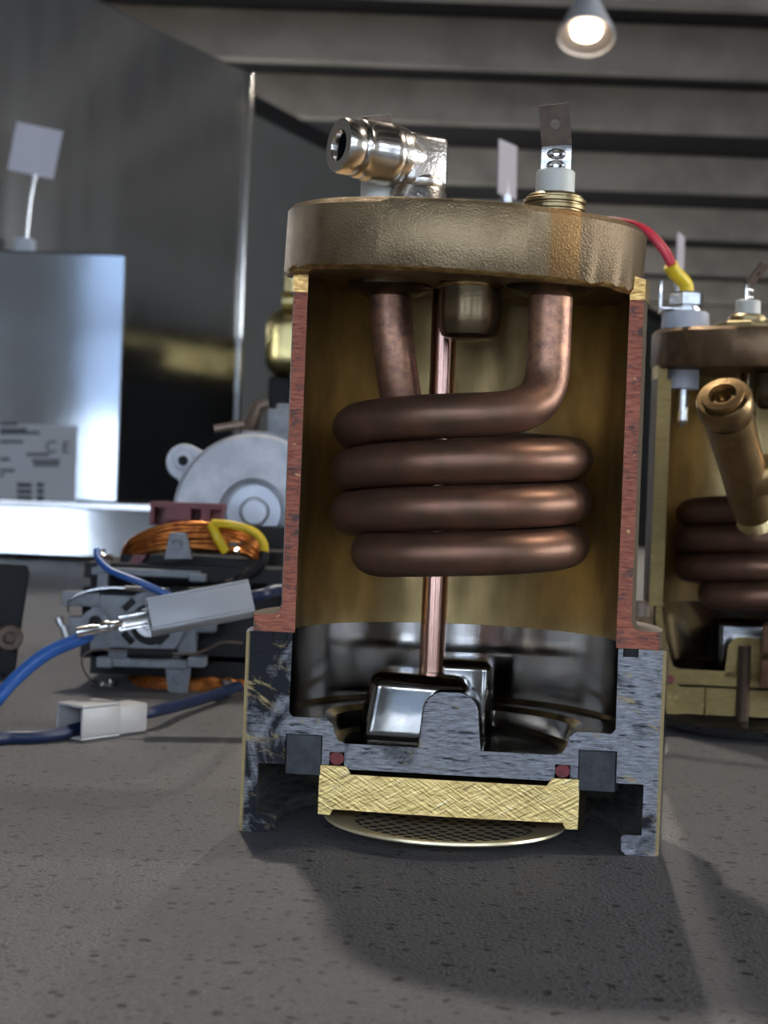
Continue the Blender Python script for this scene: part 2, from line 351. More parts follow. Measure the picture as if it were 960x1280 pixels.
def prism(bm, poly, y0, y1, mi=0, mif=None, taper=1.0, ctr=None, mat=None):
    """polygon in (x,z) extruded from y0 (front) to y1"""
    cx = sum(p[0] for p in poly)/len(poly) if ctr is None else ctr[0]; cz = min(p[1] for p in poly) if ctr is None else ctr[1]
    A = [bm.verts.new((x, y0, z)) for x, z in poly]; B = [bm.verts.new((cx+(x-cx)*taper, y1, cz+(z-cz)*taper)) for x, z in poly]
    n = len(poly)
    f = bm.faces.new(A); f.material_index = mi if mif is None else mif
    bm.faces.new(B[::-1]).material_index = mi
    for i in range(n):
        bm.faces.new((A[i], B[i], B[(i+1) % n], A[(i+1) % n])).material_index = mi
    if mat is not None: xf(A+B, mat)
    return A+B
def arc(cx, cz, r, a0, a1, n=8):
    return [(cx+r*math.cos(math.radians(a0+(a1-a0)*i/n)), cz+r*math.sin(math.radians(a0+(a1-a0)*i/n))) for i in range(n+1)]
def new(): return bmesh.new()
def obj(name, bm, mats, parent=None, smooth=35, bevel=0, loc=None):
    if not isinstance(mats, (list, tuple)): mats = [mats]
    bmesh.ops.recalc_face_normals(bm, faces=bm.faces[:])
    for v in bm.verts: v.co *= 0.001
    me = bpy.data.meshes.new(name); bm.to_mesh(me); bm.free()
    for m in mats: me.materials.append(M[m])
    if smooth:
        for p in me.polygons: p.use_smooth = True
        me.set_sharp_from_angle(angle=math.radians(smooth))
    o = bpy.data.objects.new(name, me); COL.objects.link(o)
    if parent is not None: o.parent = parent
    if loc is not None: o.location = loc
    if bevel:
        md = o.modifiers.new('bevel', 'BEVEL'); md.width = bevel/1000; md.segments = 2; md.limit_method = 'ANGLE'; md.angle_limit = math.radians(40)
    return o
def thing(name, label, cat, p=(0, 0, 0), rz=0, group=None):
    o = bpy.data.objects.new(name, None); COL.objects.link(o); o.empty_display_size = 0.01
    o.location = (p[0]/1000, p[1]/1000, CT+p[2]/1000); o.rotation_euler = (0, 0, rz); o['label'] = label; o['category'] = cat
    if group: o['group'] = group
    return o
def lab(o, text): o['label'] = text; return o
def struct(name, bm, mats, parent=None):
    o = obj(name, bm, mats, parent, smooth=0)
    o['kind'] = 'structure'
    return o

# ------------------------------------------------------------------ room shell (mm, floor at z = 0)
bm = new(); box(bm, -6000, 9000, WY*1000, 20000, -100, 0); struct('floor', bm, 'floor')
bm = new(); box(bm, -6000, 9000, 20000, 20150, 0, 3460); struct('wall_back', bm, 'wall')
def side_wall(name, x0, x1, rng):
    bm = new(); ys = [WY*1000]+[v*1000 for ab in rng for v in ab]+[20000]
    for k in range(0, len(ys), 2): box(bm, x0, x1, ys[k], ys[k+1], 0, 3460)
    for a, b in rng: box(bm, x0, x1, a*1000, b*1000, 0, WZ0*1000); box(bm, x0, x1, a*1000, b*1000, WZ1*1000, 3460)
    struct(name, bm, 'wall_light')
side_wall('wall_left', -6150, -6000, ADD_WIN_L); side_wall('wall_right', 9000, 9150, ADD_WIN_R)
bm = new()
xs = [-6000]+[v*1000 for ab in WIN for v in ab]+[9000]
for i in range(0, len(xs), 2): box(bm, xs[i], xs[i+1], WY*1000-150, WY*1000, 0, 3460)
for a, b in WIN:
    box(bm, a*1000, b*1000, WY*1000-150, WY*1000, 0, WZ0*1000); box(bm, a*1000, b*1000, WY*1000-150, WY*1000, WZ1*1000, 3460)
struct('wall_front', bm, 'wall_light')
M['glass'] = simple('window_glass', (1, 1, 1), 0, 0.0)
_g = M['glass'].node_tree; _b = _g.nodes['Principled BSDF']; _t = N(_g, 'ShaderNodeBsdfTransparent'); _gl = N(_g, 'ShaderNodeBsdfGlossy'); _gl.inputs['Roughness'].default_value = 0.02
_mx = N(_g, 'ShaderNodeMixShader'); _mx.inputs[0].default_value = 0.06
_g.links.new(_t.outputs[0], _mx.inputs[1]); _g.links.new(_gl.outputs[0], _mx.inputs[2]); _g.links.new(_mx.outputs[0], _g.nodes['Material Output'].inputs[0]); _g.nodes.remove(_b)
for i, (a, b) in enumerate(WIN):
    bm = new(); x0, x1, z0, z1 = a*1000, b*1000, WZ0*1000, WZ1*1000; y0, y1 = WY*1000-110, WY*1000-40
    box(bm, x0, x0+50, y0, y1, z0, z1); box(bm, x1-50, x1, y0, y1, z0, z1)
    box(bm, x0+50, x1-50, y0, y1, z0, z0+50); box(bm, x0+50, x1-50, y0, y1, z1-50, z1)
    box(bm, x0+50, x1-50, y0, y1, z0+1250, z0+1295)
    o = struct('window_%d' % (i+1), bm, 'carcass')
    bm = new(); box(bm, x0+50, x1-50, y0+30, y0+36, z0+50, z0+1250); obj('pane', bm, 'glass', o, 0)
    bm = new(); box(bm, x0+50, x1-50, y0+30, y0+36, z0+1295, z1-50); obj('pane', bm, 'glass', o, 0)
k = len(WIN)
for x0, rng in ((9040, ADD_WIN_R), (-6110, ADD_WIN_L)):
    for a, b in rng:
        k += 1; bm = new(); a_, b_, z0, z1 = a*1000, b*1000, WZ0*1000, WZ1*1000; x1 = x0+70
        box(bm, x0, x1, a_, a_+50, z0, z1); box(bm, x0, x1, b_-50, b_, z0, z1); box(bm, x0, x1, a_+50, b_-50, z0, z0+50); box(bm, x0, x1, a_+50, b_-50, z1-50, z1)
        o = struct('window_%d' % k, bm, 'carcass')  # side windows, added out of view to brighten the hall
        bm = new(); box(bm, x0+30, x0+36, a_+50, b_-50, z0+50, z1-50); obj('pane', bm, 'glass', o, 0)
# the street outside the front windows: pale low wall with a blue-grey building over it
bm = new(); box(bm, -30000, 30000, -40000, WY*1000-150, -250, -100); struct('ground', bm, 'pavement')
bm = new(); box(bm, -30000, 30000, -15000, -14000, -100, 1750); box(bm, -30000, 30000, -15400, -14300, 1750, 5200, 1)
for x in range(-26, 27, 4): box(bm, x*1000, x*1000+1500, -14320, -14250, 2100, 3500, 2)
struct('wall_outside', bm, ['white_render', 'blue_facade', 'dark_glass'])
# ceiling: boards with deep cross beams that run across the hall
CEIL, BEAM_B = 3313, 3075
bm = new(); box(bm, -6000, 9000, WY*1000, 20000, CEIL, CEIL+150); ceiling = struct('ceiling', bm, 'deck')
for y in (-2900, -1500, -100, 1300, 2600, 3900, 5150, 6430, 7450, 8560, 10170, 11900, 13700, 15600, 17500, 19300):
    bm = new(); box(bm, -5990, 8990, y, y+90, BEAM_B, CEIL, bev=12); obj('beam', bm, 'beam', ceiling, 0)
# partition that runs obliquely away on the left, with a black rail along its top
pa = Vector((-500-0.435*2600, 3400, 0)); pb = Vector((-500+0.435*11500, 17500, 0)); L_ = (pb-pa).length; ang = math.atan2(pb.y-pa.y, pb.x-pa.x)
Mx = Matrix.Translation(pa) @ Matrix.Rotation(ang, 4, 'Z')
bm = new(); box(bm, 0, L_, 0, 90, 0, 2430, mat=Mx); struct('wall_partition', bm, 'wall')
bm = new(); box(bm, -10, L_+10, -25, 110, 2420, 2480, mat=Mx); struct('trim_1', bm, 'rail')

# ------------------------------------------------------------------ counter
t = thing('display_counter', 'long grey display counter with a black-speckled laminate top', 'counter', (0, 0, -900))
bm = new(); box(bm, -2600, 2600, -250, 3000, 860, 900, bev=2); obj('worktop', bm, 'counter', t)
bm = new(); box(bm, -2550, 2550, -150, 2950, 0, 860); obj('cabinet', bm, 'carcass', t, 0)

# ------------------------------------------------------------------ cut-away boilers
AX, AY = 0.9, 10.0                 # axis of the boiler; the saw cut is the plane y = 0
def helix(phi, z0, R=24.1):
    a = math.radians(phi); return Vector((0.6+R*math.cos(a), 10+R*math.sin(a), z0+9.45*(phi+90)/360))
def coil(bm, z0, start, legs=True):
    A = Vector((18.7, -5, 124)); P = [A, A-Vector((0, 0, 8)), A-Vector((0, 0, 16)), Vector((18.7, -5, 103.5))]
    h0 = helix(-84, z0); tg = (helix(-85, z0)-helix(-83, z0)).normalized()
    if legs: P += bez(P[-1], P[-1]-Vector((0, 0, 9.5)), h0-tg*13, h0, 18)[1:]
    else:
        h0 = helix(start, z0); P = [h0]
    phi = (-84 if legs else start)-5
    while phi > -1080-118: P.append(helix(phi, z0)); phi -= 5
    h1 = helix(-1080-120, z0); tg = (helix(-1202, z0)-helix(-1198, z0)).normalized()
    if legs:
        P += bez(h1, h1+tg*15, Vector((-11.0, 14, z0-28)), Vector((-11.6, 13.5, z0-9)), 18)
        P += bez(Vector((-11.6, 13.5, z0-9)), Vector((-11.9, 13.3, z0-1)), Vector((-14.4, 11, 98)), Vector((-15.4, 10.3, 107)), 10)[1:]
        P += [Vector((-16.4, 10, 114)), Vector((-16.8, 10, 121))]
    else:
        P += bez(h1, h1+tg*14, Vector((-11, 13, z0-26)), Vector((2, 14, z0-30)), 14)
    tube(bm, P, 4.6, 24)
def spade_terminal(parent, x, y, lean, tiltz, bend=22, yaw=0, low=0):
    """heater terminal: threaded collar, ceramic bead and a bent spade tab with two staked rivets"""
    Rz = Matrix.Translation((x, y, 0)) @ Matrix.Rotation(yaw, 4, 'Z')
    bm = new(); pr = [(0, 130)]
    pr += [(6.6, 130)]
    z = 134.2
    for k in range(3): pr += [(6.6, z), (6.6, z+0.7), (6.05, z+1.0), (6.05, z+1.3)]; z += 1.45
    pr += [(5.9, z), (5.3, z+0.5), (0, z+0.5)]
    lathe(bm, pr, (x, y, tiltz-low), 40, False)
    col = obj('threaded_collar', bm, 'brass_thread', parent)
    bm = new(); lathe(bm, [(0, 134), (4.1, 134), (4.1, 143.4), (3.7, 143.8), (0, 143.8)], (x, y, tiltz), 32, False); lab(obj('ceramic_bead', bm, 'ceramic', parent), 'white ceramic bead')
    bm = new()
    B = Rz @ Matrix.Translation((0, 0, tiltz))
    box(bm, -3.15, 3.15, -0.4, 0.4, 143.5, 149.3, 0, 0.12, mat=B)
    for zz in (144.9, 147.3):
        vs = lathe(bm, [(0.55, 0.45), (1.1, 0.75), (1.5, 0.55), (1.7, 0)], (0, 0, 0), 20, False, mi=0)
        xf(vs, B @ Matrix.Translation((0, -0.35, zz)) @ Matrix.Rotation(PI/2, 4, 'X') @ Matrix.Diagonal((1.2, 0.72, 1, 1)))
    Mt = B @ Matrix.Translation((0, 0, 149.2)) @ Matrix.Rotation(math.radians(lean), 4, 'Y') @ Matrix.Rotation(math.radians(bend), 4, 'X')
    # blade with a round hole
    hole = [(1.0*math.cos(2*PI*k/20), 4.4+1.0*math.sin(2*PI*k/20)) for k in range(20)]
    out = []
    for k in range(20):
        a = 2*PI*k/20; dx, dz = math.cos(a), math.sin(a)
        t_ = min((3.15/abs(dx)) if abs(dx) > 1e-6 else 1e9, ((4.0 if dz > 0 else 4.4)/abs(dz)) if abs(dz) > 1e-6 else 1e9)
        out.append((dx*t_, 4.4+dz*t_))
    corners = {2: (3.15, 8.4), 7: (-3.15, 8.4), 12: (-3.15, 0), 18: (3.15, 0)}
    for k, c in corners.items(): out[k] = c
    vs = []
    H0 = [bm.verts.new((x_, -0.4, z_)) for x_, z_ in hole]; H1 = [bm.verts.new((x_, 0.4, z_)) for x_, z_ in hole]
    O0 = [bm.verts.new((x_, -0.4, z_)) for x_, z_ in out]; O1 = [bm.verts.new((x_, 0.4, z_)) for x_, z_ in out]
    for k in range(20):
        j = (k+1) % 20
        for q in ((O0[k], O0[j], H0[j], H0[k]), (O1[k], H1[k], H1[j], O1[j]), (O0[k], O1[k], O1[j], O0[j]), (H0[k], H0[j], H1[j], H1[k])):
            bm.faces.new(q).material_index = 1
    xf(H0+H1+O0+O1, Mt)
    obj('spade_tab', bm, ['tin', 'tin_brown'], parent)

def flange_mesh(bm, R, zb, zt, tilt, lean, front=0.82):
    """thick cast disc, a little flattened in front; bottom edge left bright by the saw"""
    seg = 120; prof = [(0, zb), (R*0.965, zb), (R-0.8, zb+0.05), (R, zb+1.0), (R, zt-1.2), (R-1.2, zt), (0, zt)]
    vs = lathe(bm, prof, (0, 0, 0), seg, False, mis=[0, 1, 1, 0, 0, 0])
    for v in vs:
        if v.co.y < 0: v.co.y *= front
        a = math.atan2(v.co.y, v.co.x)
        if v.co.to_2d().length > 0.9*R: 
            w = 1+0.004*math.sin(7*a)+0.003*math.sin(13*a+1); v.co.x *= w; v.co.y *= w
            if v.co.z < zb+2: v.co.z += 0.3*math.sin(9*a)+0.22*math.sin(23*a+2)+(0.35*math.sin(41*a)+0.2*math.sin(57*a) if v.co.z > zb+0.5 else 0)
    zc = (zb+zt)/2
    Mx = Matrix.Translation((AX-1.7 if tilt > 0.02 else AX, AY, zc)) @ Matrix.Rotation(tilt, 4, 'Y') @ Matrix.Rotation(lean, 4, 'X') @ Matrix.Translation((0, 0, -zc))
    xf(vs, Mx)

def nboss(bm, yb, mi_face, x0=-5.7, x1=7.3, zb=19.5, top=32.5):
    w = (x1-x0)/2; cx = (x0+x1)/2; r = 4.6
    pl = [(x1+0.5, zb), (x1, zb+4)]+arc(cx+w-r-0.4, top-r, r, 0, 90)+arc(cx-w+r+0.4, top-r, r, 90, 180)+[(x0, zb+4), (x0-0.4, zb)]
    prism(bm, pl, 0, yb, 0, mi_face)

def boiler(name, label, p0, yaw, main):
    root = thing(name, label, 'boiler', p0, yaw, None)
    # --- lid
    bm = new()
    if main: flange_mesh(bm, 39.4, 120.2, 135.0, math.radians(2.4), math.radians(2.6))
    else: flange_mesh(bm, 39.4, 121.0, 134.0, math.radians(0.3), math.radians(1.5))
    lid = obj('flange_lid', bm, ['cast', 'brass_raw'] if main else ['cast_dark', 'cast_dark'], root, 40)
    if main: lab(lid, 'rough cast brass lid with a bright sawn lower edge')
    # --- sawn lip of the lid that sits inside the wall
    bm = new(); lathe(bm, [(35.8, 117.2), (38.9, 117.2), (38.9, 121.5), (35.8, 122.5)], (AX, AY, 0)); cut(bm, (0, 0, 0), (0, -1, 0), 1)
    obj('lid_lip', bm, ['brass_in', 'brass_raw' if main else 'brass_cut2'], root)
    # --- chamber wall, red paint on the sawn faces
    bm = new()
    if main: pr = [(35.8, 43.6), (44.6, 43.6), (44.6, 47.3), (40.4, 47.4), (39.2, 48.0), (38.7, 49.5), (38.7, 117.2), (35.8, 117.2)]
    else: pr = [(34.4, 41.0), (38.8, 41.0), (38.8, 117.2), (34.4, 117.2)]
    lathe(bm, pr, (AX, AY, 0), 128, mis=[2]*(len(pr)-1)+[0]); cut(bm, (0, 0, 0), (0, -1, 0), 1)
    w = obj('chamber_wall', bm, ['brass_in', 'red_cut' if main else 'brass_cut2', 'brass_dull'], root)
    if main: lab(w, 'brass chamber wall with red-painted sawn edges')
    # --- heating coil
    bm = new(); coil(bm, 90.8 if main else 75.0, -90, main); obj('heating_coil', bm, 'copper', root, 60)
    if main:
        for x, y, z in ((-16.8, 10, 120.6), (18.7, -5, 119.4)):
            bm = new(); lathe(bm, [(4.5, 117.3), (5.4, 117.2), (8.2, 118.4), (9.3, 119.3), (9.3, 122.5), (4.5, 122.5)], (x, y, z-120), 48); obj('coil_bushing', bm, 'boss', root)
    # --- bronze boss in the middle of the lid and the dip rod
    bm = new()
    bx_, by_ = (1.7, -1) if main else (2.5, -1)
    lathe(bm, [(0, 107.9), (4.6, 107.9), (5.9, 108.6), (6.5, 110.2), (6.75, 113), (6.75, 118.3), (7.0, 118.9), (6.85, 119.6), (6.85, 124), (0, 124)], (bx_, by_, 0), 56, False)
    obj('centre_boss', bm, 'boss', root)
    if main:
        bm = new(); lathe(bm, [(6.7, 118.4), (7.06, 118.55), (7.06, 119.15), (6.7, 119.3)], (bx_, by_, 0), 56); lab(obj('bright_ring', bm, 'brass_raw', root), 'bright ring around the boss')  # thin bright brass ring around the boss
    bm = new(); tube(bm, [(-4.7, 16, 35.0 if main else 40), (-4.6, 16, 60), (-4.8, 16, 100), (-4.9, 16, 123)], 2.9, 24); obj('dip_rod', bm, 'copper_rod' if main else 'boss', root)
    # --- base
    bm = new()
    if main:
        pr = [(0, 20.2), (24.6, 20.2), (26.0, 20.8), (26.8, 22.2), (27.3, 24.2), (28.6, 25.4), (35.6, 25.4), (36.4, 26.3), (36.3, 43.5), (37.3, 43.5), (37.3, 41.8), (40.4, 41.8), (40.4, 43.5),
              (45.9, 43.5), (46.1, 43.2), (46.1, 0.4), (45.7, 0.0), (39.4, 0.0), (38.4, 0.8), (38.3, 3.6), (39.0, 4.2), (42.5, 4.2), (42.5, 15.0), (36.9, 15.0), (36.9, 21.7), (29.2, 21.7), (29.2, 15.5),
              (27.7, 15.5), (27.7, 18.3), (24.7, 18.3), (24.7, 15.5), (23.6, 14.7), (0, 14.7)]
        mis = [2 if (pr[i][0]+pr[i+1][0])/2 > 29 and (pr[i][0]+pr[i+1][0])/2 < 45 and max(pr[i][1], pr[i+1][1]) < 22 else 0 for i in range(len(pr)-1)]+[0]
        lathe(bm, pr, (AX, AY, 0), 144, False, mis=mis)
        cut(bm, (0, 0, 0), (0, -1, 0), 1)
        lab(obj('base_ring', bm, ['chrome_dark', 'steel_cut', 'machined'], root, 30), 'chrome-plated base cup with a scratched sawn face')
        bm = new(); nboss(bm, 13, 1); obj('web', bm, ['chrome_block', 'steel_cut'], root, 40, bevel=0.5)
        bm = new()
        A = box(bm, -18.0, 4.5, 4.5, 30, 19.5, 35.3, 0, 3.4, 5)
        for v in A:
            k = (v.co.z-19.5)/16; v.co.x += (1-k)**2*(-2.2 if v.co.x < -7 else 0); v.co.y -= (1-k)**2*1.6; v.co.z -= k*0.05*max(0, v.co.x+12)
        box(bm, -6, 9.0, 16, 38, 19.5, 37.6, 0, 2.4, 4)
        obj('spray_block', bm, 'chrome_block', root, 50)
        for r0, r1, z0, z1, nm in ((29.5, 36.6, 13.1, 21.5, 'gasket'),):
            bm = new(); lathe(bm, [(r0, z0), (r1, z0), (r1, z1), (r0, z1)], (AX, AY, 0), 128); cut(bm, (0, -0.12, 0), (0, -1, 0), 0); lab(obj(nm, bm, 'rubber', root), 'square black rubber gasket ring')
        bm = new(); lathe(bm, [(37.5, 41.9), (40.2, 41.9), (40.2, 43.5), (37.5, 43.5)], (AX, AY, 0), 128); cut(bm, (0, 0.25, 0), (0, -1, 0), 0); obj('wall_seal', bm, 'black', root)
        bm = new(); lathe(bm, [(26.2+1.42*math.cos(2*PI*k/12), 16.9+1.42*math.sin(2*PI*k/12)) for k in range(12)], (AX, AY, 0), 128); cut(bm, (0, -0.1, 0), (0, -1, 0), 0); lab(obj('o_ring', bm, 'red_rubber', root), 'dark red rubber o-ring in its groove')
        # brass plug with a ragged lower edge
        bm = new(); lathe(bm, [(0, 13.5), (23.2, 13.6), (24.2, 15.3), (29.3, 15.3), (29.6, 15.0), (29.6, 4.7), (27.2, 4.6), (26.6, 5.9), (0, 5.6)], (AX, AY, 0), 128, False); cut(bm, (0, 0, 0), (0, -1, 0), 1)
        lab(obj('brass_plug', bm, ['brass_turn', 'plug_cut'], root), 'yellow brass plug with a scratched sawn face')
        screen(root, 1.2)
        # --- elbow fitting
        E, Fc = Vector((-11.6, 12, 148.4)), Vector((-28.0, 0.2, 149.0)); d = (Fc-E); ln = d.length
        fit = bpy.data.objects.new('elbow_fitting', None); COL.objects.link(fit); fit.parent = root
        lab(fit, 'nickel push-in elbow fitting pointing to the left')
        bm = new(); lathe(bm, [(0, 133), (6.4, 133), (6.4, 141.2), (5.9, 142.0), (6.2, 142.4), (6.2, 143.6), (5.0, 144.8), (4.6, 146), (0, 146)], (E.x, E.y, 0), 48, False)
        Mx = Matrix.Translation(E) @ Matrix.Rotation(math.atan2(d.y, d.x), 4, 'Z')
        box(bm, -5.0, 5.6, -5.2, 5.2, -6.5, 5.2, 0, 1.7, 3, mat=Mx)
        lathe(bm, [(0, 1), (5.2, 1), (5.7, 3.6), (6.3, 4.6), (6.5, 5.2), (6.5, 7.0), (0, 7)], E, 48, False, d)
        obj('elbow_body', bm, 'nickel_cast', fit, 40)
        bm = new(); lathe(bm, [(4, 6.9), (6.5, 6.9), (6.75, 7.4), (6.75, 9.3), (6.6, 9.5), (6.55, 13.6), (6.2, 14.5), (6.35, 15.0), (6.35, 15.5), (5.9, 16.1), (5.3, 16.3), (4, 16.3)], E, 56, True, d); obj('barrel', bm, 'nickel', fit, 40)
        bm = new(); lathe(bm, [(3.3, ln-12), (5.2, ln-12), (5.2, ln-4.2), (5.8, ln-3.9), (6.0, ln-3.6), (6.0, ln-0.4), (5.7, ln), (3.5, ln), (3.3, ln-0.3)], E, 56, True, d); obj('release_collar', bm, 'nickel', fit, 40)
        bm = new(); lathe(bm, [(0, ln-5.2), (3.32, ln-5.2), (3.32, ln-1.5), (3.1, ln-1.5), (3.0, ln-5), (0, ln-5)], E, 32, False, d); obj('dark_bore', bm, 'black', fit)  # black liner paints the dark inside of the bore
        for (x, y, lean, tz, bd, lw) in ((18.7, -4, -7, -0.6, 20, 0.3), (-20.4, 13, -6, 0.9, 20, 4)):
            e = bpy.data.objects.new('heater_terminal', None); COL.objects.link(e); e.parent = root
            spade_terminal(e, x, y, lean, tz, bd, 0, lw)
    else:
        cup = [(0, 20.2), (28.6, 20.2), (30.4, 21), (33.0, 29), (34.8, 40.8), (36.6, 40.8), (36.6, 37), (35.4, 30), (32.8, 22), (32.8, 17.8), (30.4, 17.8), (30.4, 15.2), (0, 15.2)]
        lathe(bm, cup, (AX, AY, 0), 96, False, mi=0); cut(bm, (0, 0, 0), (0, -1, 0), 1); lab(obj('base_cup', bm, ['chrome_dark', 'brass_cut2'], root, 30), 'plated cup sawn through to dull brass')
        bm = new(); lathe(bm, [(37.0, 33.5), (44.5, 33.5), (44.5, 37.2), (38.9, 37.2), (38.9, 40.9), (37.0, 40.9)], (AX, AY, 0), 96); cut(bm, (0, 0.4, 0), (0, -1, 0), 0); obj('mounting_flange', bm, 'cast_dark', root)
        bm = new(); nboss(bm, 11, 1, -10.5, 6, 18, 31.8); lab(obj('web', bm, ['chrome_dark', 'brass_cut2'], root, 40), 'dull brass web')
        bm = new(); box(bm, -13, 12, 12, 34, 19.5, 37, 0, 3, 3); obj('spray_block', bm, 'plating_dark', root, 50)
        bm = new(); lathe(bm, [(0, 14.4), (28, 14.4), (28.4, 15), (33, 15), (33, 5), (28, 5), (27, 5.4), (0, 5.4)], (AX, AY, 0), 96, False); cut(bm, (0, 0, 0), (0, -1, 0), 1)
        obj('brass_plug', bm, ['brass_out', 'brass_cut2'], root)
        bm = new(); tube(bm, [(-16.6, -0.35, 5.2), (-16.6, -0.35, 14.3)], 0.45, 8); obj('locating_pin', bm, 'brass_turn', root)
        bm = new(); lathe(bm, [(31.2+1.4*math.cos(2*PI*k/12), 16.6+1.4*math.sin(2*PI*k/12)) for k in range(12)], (AX, AY, 0), 96); cut(bm, (0, -0.1, 0), (0, -1, 0), 0); obj('o_ring', bm, 'red_rubber', root)
        # threaded stud in the web
        bm = new(); pr = [(0, 3)]
        z = 3
        while z < 29: pr += [(2.2, z), (1.85, z+0.35)]; z += 0.7
        pr += [(1.8, 29), (0, 29)]
        lathe(bm, pr, (-4.6, -1.4, 0), 24, False); lab(obj('threaded_stud', bm, 'tin_brown', root), 'grey threaded stud')
        for zz in (16.4, 27.6):
            bm = new(); lathe(bm, [(0, zz), (8.2, zz), (8.8, zz+0.8), (8.8, zz+9.2), (8.2, zz+10), (0, zz+10)], (7.6, -9, 0), 6, False, a0=0.35); lab(obj('hex_nut', bm, 'copper_nut', root, 20, bevel=0.4), 'pinkish brass hexagon nut')
        bm = new(); lathe(bm, [(0, 37.2), (4.6, 37.2), (4.6, 41.8), (4.1, 42.4), (2.4, 42.4), (2.2, 40.2), (0, 40.2)], (-39.6, 3.6, 0), 32, False); lab(obj('cap_screw', bm, 'tin_brown', root), 'socket cap screw')
        bm = new(); lathe(bm, [(0, 4.2), (36, 4.2), (37.5, 4.9), (38, 4.6), (36.4, 2.6), (30, 0.2), (0, 0.0)], (AX, AY, 0), 96, False); obj('drip_dish', bm, 'chrome_dark', root)
        # insulated level probe through the lid
        e = bpy.data.objects.new('level_probe', None); COL.objects.link(e); e.parent = root; lab(e, 'white insulated level probe with a steel tip')
        X, Y = -27.6, 8.0
        bm = new(); lathe(bm, [(0, 114.4), (5.2, 114.4), (5.4, 114.8), (5.4, 133), (8, 133), (8, 137.2), (7.9, 137.4), (7.9, 140.0), (7.3, 140.6), (0, 140.6)], (X, Y, 0), 40, False); obj('insulator', bm, 'teflon', e)
        bm = new(); lathe(bm, [(0, 101.8), (1.2, 101.8), (2.1, 103.2), (2.2, 104), (2.2, 115), (0, 115)], (X, Y, 0), 24, False); obj('steel_tip', bm, 'tin', e)
        bm = new(); lathe(bm, [(0, 140.6), (5.2, 140.6), (5.2, 141.5), (4.4, 141.7), (4.4, 142.4), (0, 142.4)], (X, Y, 0), 32, False); lathe(bm, [(0, 142.4), (5.6, 142.4), (6.0, 142.9), (6.0, 146.6), (5.6, 147.2), (0, 147.2)], (X, Y, 0), 6, False, a0=0.25); obj('hex_nut', bm, 'tin', e, 25)
        bm = new(); box(bm, X-9.4, X-8.6, Y-6.6, Y-1, 139.5, 150.4, 0, 0.15); box(bm, X-9.4, X-2, Y-6.6, Y-1, 140.7, 141.4, 0, 0.15); obj('lug', bm, 'tin', e)
        e = bpy.data.objects.new('heater_terminal', None); COL.objects.link(e); e.parent = root
        spade_terminal(e, -8.4, -4, 0, -0.4, 38, math.radians(62))
        bm = new(); lathe(bm, [(0, 133), (10.6, 133), (10.6, 135.3), (10, 135.8), (0, 135.8)], (-8.4, -4, 0), 8, False); obj('hex_collar', bm, 'brass_thread', e, 25)
        bm = new(); lathe(bm, [(0, 139), (4, 139), (4, 144), (0, 144)], (8.0, 6, 0), 24, False); lathe(bm, [(0, 133), (6, 133), (6, 139), (0, 139)], (8, 6, 0), 24, False); lab(obj('ceramic_bead', bm, 'ceramic', root), 'white ceramic bead')
        # red twin lead with a yellow sleeve
        wl = bpy.data.objects.new('probe_lead', None); COL.objects.link(wl); wl.parent = root; lab(wl, 'red twin lead ending in a yellow sleeve')
        q = lambda px, py, Y_: Matrix.Rotation(-yaw, 3, 'Z') @ (at(px, py, Y_)-Vector(p0))
        base = Vector((X, Y, 146.6)); top = q(838, 331, 520)
        bm = new(); tube(bm, spline([base, base+Vector((-0.6, -0.4, 3.5)), top.lerp(base, 0.25), top], 8), [2.5]*25, 20); obj('sleeve', bm, 'yellow', wl)
        for dx in (0, 1):
            o_ = Vector((1.9*dx, 0.8*dx, -0.5*dx))
            bm = new(); tube(bm, spline([top.lerp(base, 0.12)+o_*0.3, top+o_*0.5, q(827, 312, 520)+o_, q(806, 288, 522)+o_*0.9, q(784, 278, 526)+o_*0.8, q(745, 277, 532)+o_, q(690, 290, 540)+o_, q(640, 330, 560)+o_], 8), 1.15, 12); obj('wire', bm, 'red_wire', wl)
        # brass Y valve that hangs in front of the opening on its branch pipe
        v = bpy.data.objects.new('drain_valve', None); COL.objects.link(v); v.parent = root; lab(v, 'bronze Y-shaped valve with a threaded outlet')
        A = q(903, 493, 440); B = q(944, 645, 478); d = (A-B).normalized(); n = (A-B).length
        bm = new(); lathe(bm, [(0, 3), (5.4, 3), (5.4, n-9), (7.4, n-8.5), (8.0, n-7), (8.0, n-1.8), (7.5, n-1.0), (6.2, n-0.9), (6.0, n), (4.0, n+0.2), (3.6, n-0.9), (2.4, n-0.9), (2.0, n-3), (0, n-3)], B, 40, False, d)
        for vv in bm.verts:
            pass
        lathe(bm, [(0, 2.8), (6.6, 3.0), (6.7, n*0.42), (7.2, n-9), (0, n-9)], B, 40, False, d)
        m_ = B+d*(n*0.33); C2 = m_+Vector((22, 3, 5))
        lathe(bm, [(0, 0), (7.2, 0), (5.6, 10), (5.6, 23), (0, 23)], m_, 32, False, C2-m_)
        tube(bm, spline([C2, C2+Vector((9, 2, 1)), Vector((33, -14, 78)), Vector((37.5, -2, 80)), Vector((37.6, 4.5, 80))], 6), 4.5, 20)
        obj('valve_body', bm, 'valve_brass', v, 45)
        bm = new(); pr = [(5.2, -2.4)]; z = -2.4
        while z < 3: pr += [(6.1, z+0.2), (5.7, z+0.65)]; z += 0.9
        pr += [(6.0, 3.3), (4.4, 3.3), (4.4, -2.4)]
        lathe(bm, pr, B, 40, True, d); obj('threaded_outlet', bm, 'brass_turn', v, 30)
    return root

